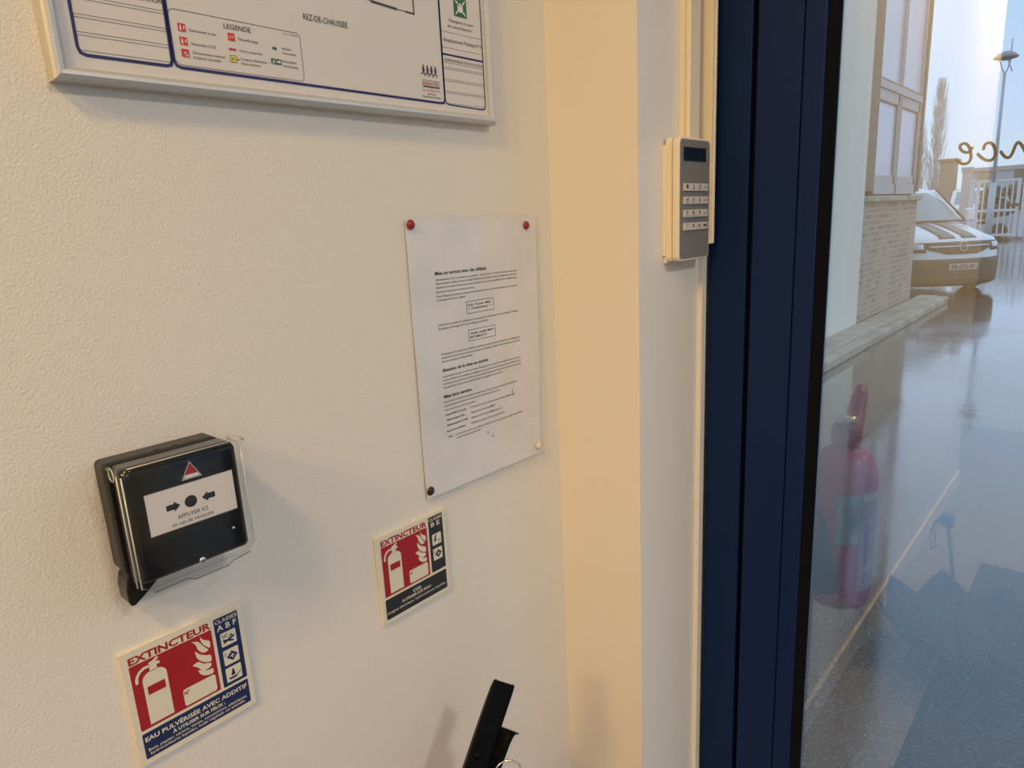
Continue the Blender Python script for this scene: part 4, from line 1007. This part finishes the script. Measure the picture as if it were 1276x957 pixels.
# ---- white panel van standing beyond the gate opening
def boxvan():
    t = thing('panel_van', 'white panel van behind the bonnet of the striped van, left of the gate', 'van', (-5.9, 45, GZ))
    m = MB(); pr = [(43.0, .3), (48.5, .3), (48.5, 2.25), (44.6, 2.3), (43.9, 2.2), (43.2, 1.45), (43.0, 1.3)]
    m.prism([(a, b + GZ) for a, b in pr], -6.9, -4.9, carw, 'x'); m.build('body', t)
    m = MB(); m.prism([(43.27, 1.50 + GZ), (43.86, 2.12 + GZ), (43.80, 2.14 + GZ), (43.22, 1.52 + GZ)], -6.7, -5.1, cargl, 'x'); m.build('windscreen', t)
    m = MB(); m.box((-6.5, 42.97, .85 + GZ), (-5.3, 43.01, 1.15 + GZ), carg); m.build('grille', t)
    for x in (-6.85, -5.15): m = MB(); m.lathe([(0, 0), (.33, 0), (.33, .2), (0, .2)], tyre, (x, 44.0, .33 + GZ), 'x', 20); m.build('wheel', t)
boxvan()
# ---- silver car behind the gate
def sedan():
    t = thing('car', 'silver grey car parked side on behind the white gate', 'car', (-2.5, 38, GZ))
    X0 = -4.75
    low = [(0, .30), (0, .62), (.10, .78), (1.25, .95), (2.0, .98), (4.3, 1.0), (4.55, .85), (4.6, .35), (4.2, .22), (4.05, .45), (3.75, .60), (3.45, .45), (3.3, .22), (1.25, .22), (1.1, .45), (.85, .60), (.55, .45), (.4, .22)]
    m = MB(); m.prism([(X0 + a, b + GZ) for a, b in low], 37.4, 39.1, silver, 'y'); m.build('body', t)
    top = [(1.15, .93), (1.9, 1.36), (2.3, 1.46), (3.2, 1.46), (3.8, 1.30), (4.3, 1.0)]
    m = MB(); m.prism([(X0 + a, b + GZ) for a, b in top], 37.52, 38.98, silver, 'y'); m.build('cabin', t)
    g = [(1.42, 1.00), (1.95, 1.32), (2.3, 1.40), (3.15, 1.40), (3.65, 1.26), (3.95, 1.03)]
    m = MB(); m.prism([(X0 + a, b + GZ) for a, b in g], 37.50, 37.53, mat('car_window', (.26, .32, .38), .15), 'y'); m.build('side_windows', t)
    for a in (.83, 3.75): m = MB(); m.lathe([(0, 0), (.2, 0), (.31, .01), (.31, .2), (0, .2)], tyre, (X0 + a, 37.38, .31 + GZ), 'y', 24); m.build('wheel', t)
    m = MB(); m.box((X0 - .01, 37.40, .58 + GZ), (X0 + .30, 37.42, .74 + GZ), headl, bev=.005); m.build('headlamp', t)
sedan()
# ---- gate
def gate():
    Y = 34.5; xl, xr = -4.42, -3.05
    t = thing('gate', 'white barred metal gate standing half across the yard entrance', 'gate', ((xl + xr) / 2, Y, GZ))
    for x in (xl, xr):
        m = MB(); m.box((x - .06, Y - .05, .03), (x + .06, Y + .05, 2.32), gatew, bev=.01); m.build('stile', t)
    for z in (.10, 1.08, 2.26):
        m = MB(); m.box((xl, Y - .035, z - .05), (xr, Y + .035, z + .05), gatew, bev=.008); m.build('rail', t)
    for k in range(1, 7):
        x = xl + (xr - xl) * k / 7; m = MB(); m.box((x - .025, Y - .02, .1), (x + .025, Y + .02, 2.25), gatew); m.build('bar', t)
    m = MB(); m.box((xr - .20, Y - .09, 1.22), (xr + .06, Y - .04, 1.34), carg, bev=.01); m.build('lock_case', t)
    t2 = thing('gate', 'white barred gate leaf at the right edge beyond the lock case', 'gate', (-1.9, Y, GZ))
    for x in (-2.84, -.9):
        m = MB(); m.box((x - .08, Y - .05, .0), (x + .08, Y + .05, 2.5), gatew, bev=.01); m.build('stile', t2)
    for z in (.12, 1.08, 2.26):
        m = MB(); m.box((-2.84, Y - .035, z - .05), (-.9, Y + .035, z + .05), gatew, bev=.008); m.build('rail', t2)
    for k in range(1, 10):
        x = -2.84 + 1.94 * k / 10; m = MB(); m.box((x - .025, Y - .02, .1), (x + .025, Y + .02, 2.25), gatew); m.build('bar', t2)
gate()
def pier(x, y, w, h, label, mt, cat='pillar'):
    m = MB(); m.box((x - w / 2, y - w / 2, GZ), (x + w / 2, y + w / 2, h - .12), mt, bev=.01); m.box((x - w * .72, y - w * .72, h - .12), (x + w * .72, y + w * .72, h), mt, bev=.03); m.box((x - w * .6, y - w * .6, h - .22), (x + w * .6, y + w * .6, h - .12), mt)
    tag(m.build('gate_pillar', None, (x, y, GZ)), label, cat)
pier(-5.10, 36.0, .30, 2.95, 'pale stone gate pillar with a flared cap left of the white gate', pierst)
pier(-4.62, 34.5, .14, 2.35, 'slim pale post with small ball finial at the hinge side of the gate', gatew, 'post')
m = MB(); 
for k in range(150):
    a = random.random() * 2.3; b = random.random() ** .7 * 1.95
    m.lathe([(0, -.18), (.16, -.08), (.19, .04), (.12, .16), (0, .19)], hedge_m, (-5.25 + a, 41 + random.random() * .5, GZ + .2 + b), 'z', 7)
tag(m.build('hedge', None, (-2.8, 41, GZ)), 'dark green clipped hedge behind the silver car and gate', 'hedge')
# ---- lamp post
def lamppost():
    x, y = -3.36, 30.0
    t = thing('street_lamp', 'tall grey lamp post with shallow disc shade on a forked bracket', 'street lamp', (x, y, GZ))
    m = MB(); m.tube([(x + .02, y, GZ), (x + .02, y, 2.1)], .105, postm, 14); m.tube([(x + .02, y, 2.1), (x, y, 5.75)], [.06, .045], postm, 12); m.build('pole', t)
    m = MB()
    for s in (-1, 1): m.tube([(x, y, 5.7), (x + s * .06, y, 5.80), (x + s * .15 - .02, y, 6.12)], .022, postm, 8)
    m.tube([(x + .06, y, 6.12), (x + .20, y, 5.75)], .018, postm, 6); m.build('bracket', t)
    m = MB(); m.lathe([(0, .20), (.10, .19), (.26, .11), (.37, .0), (.34, -.03), (.15, -.08), (0, -.09)], lampcap, (x - .01, y, 6.22), 'z', 28); m.build('lamp_shade', t)
    m = MB(); m.tube([(x + .12, y, 6.35), (x + .12, y, 6.80)], .02, postm, 6); m.build('aerial', t)
lamppost()
# ---- background shed
def shed():
    t = thing('warehouse', 'long low warehouse of light and beige panels beyond the gate', 'building', (-4, 52, GZ))
    m = MB(); m.box((-7.8, 52, GZ), (12, 60, 3.30), shed_l); m.box((-7.9, 51.9, 3.25), (12.1, 60.1, 3.50), frame_w); m.build('cladding', t)
    for a, b, mt in ((-7.0, -6.3, shed_b), (-5.2, -4.5, shed_d), (-3.4, -2.6, shed_b), (.4, 1.6, shed_b)):
        m = MB(); m.box((a, 51.94, 1.9), (b, 52.0, 3.2), mt); m.build('wall_panel', t)
    m = MB(); m.box((-8.75, 50, GZ), (-8.05, 51.5, 3.95), brown_b); m.box((-8.88, 49.9, 3.95), (-7.92, 51.6, 4.10), brown_b)
    tag(m.build('brown_tower', None, (-8.4, 52, GZ)), 'squat brown block with flat cap standing left of the warehouse', 'building')
shed()
# ---- bare poplars
def poplar(x, y, h, spread, label):
    t = thing('poplar_tree', label, 'tree', (x, y, GZ), 'bare poplars behind the yard')
    m = MB(); m.tube([(x, y, GZ), (x + .05, y, h * .5), (x, y, h * .97)], [.20, .10, .02], bark, 8); m.build('trunk', t)
    m = MB()
    for k in range(460):
        z0 = h * (.06 + .86 * random.random()); a = random.random() * 2 * PI; q = z0 / h
        env = spread * min(1, (q + .05) * 3) * (1 - q ** 3) * .85 + .05
        L = min(h * 1.0 - z0, .7 + random.random() * 1.3); o = env * random.random() ** .6
        p0 = Vector((x + math.cos(a) * o * .35, y + math.sin(a) * o * .35, z0)); p1 = p0 + Vector((math.cos(a) * o * .4, math.sin(a) * o * .4, L * .4)); p2 = p0 + Vector((math.cos(a) * o * .6, math.sin(a) * o * .6, L))
        m.tube([p0, p1, p2], [.028, .016, .006], bark, 3, cap=False)
    m.build('branches', t)
poplar(-10.55, 58, 10.0, 1.05, 'tall bare poplar right behind the corner of the brick building')
poplar(-12.1, 60, 7.5, .9, 'shorter bare poplar half hidden by the brick building')

# ================================================================== WORLD
w = bpy.data.worlds.new('overcast_sky'); SC.world = w; w.use_nodes = True
nt = w.node_tree; bg = nt.nodes['Background']
tc = nt.nodes.new('ShaderNodeTexCoord'); sx = nt.nodes.new('ShaderNodeSeparateXYZ'); r = nt.nodes.new('ShaderNodeValToRGB')
nt.links.new(tc.outputs['Generated'], sx.inputs[0]); nt.links.new(sx.outputs['Z'], r.inputs['Fac']); nt.links.new(r.outputs['Color'], bg.inputs['Color'])
e = r.color_ramp.elements
e[0].position = 0.0; e[0].color = (0.46, 0.60, 0.76, 1)
e[1].position = 0.9; e[1].color = (0.50, 0.66, 0.90, 1)
k = e.new(0.12); k.color = (0.41, 0.58, 0.84, 1)
bg.inputs['Strength'].default_value = 1.42

# ================================================================== CAMERA
cam = bpy.data.cameras.new('camera'); co = bpy.data.objects.new('camera', cam); COL.objects.link(co); SC.camera = co
cam.sensor_fit = 'HORIZONTAL'; cam.sensor_width = 36.0; cam.lens = 839.0 / 1276 * 36.0; cam.clip_start = 0.02; cam.clip_end = 500
R = [[0.7428581477575269, 0.11686068885671769, -0.6591701993492954], [0.6675409454626156, -0.20359145203687187, 0.716198022050044], [-0.05050602381037053, -0.9720566341821096, -0.2292488636862019]]
co.matrix_world = Matrix(((R[0][0], -R[0][1], -R[0][2], 0.55507), (R[1][0], -R[1][1], -R[1][2], 0.0), (R[2][0], -R[2][1], -R[2][2], 1.5), (0, 0, 0, 1)))
SC.view_settings.view_transform = 'Standard'; SC.view_settings.look = 'None'; SC.view_settings.gamma = 1.0
SC.view_settings.use_curve_mapping = False
SC.view_settings.exposure = 0.0
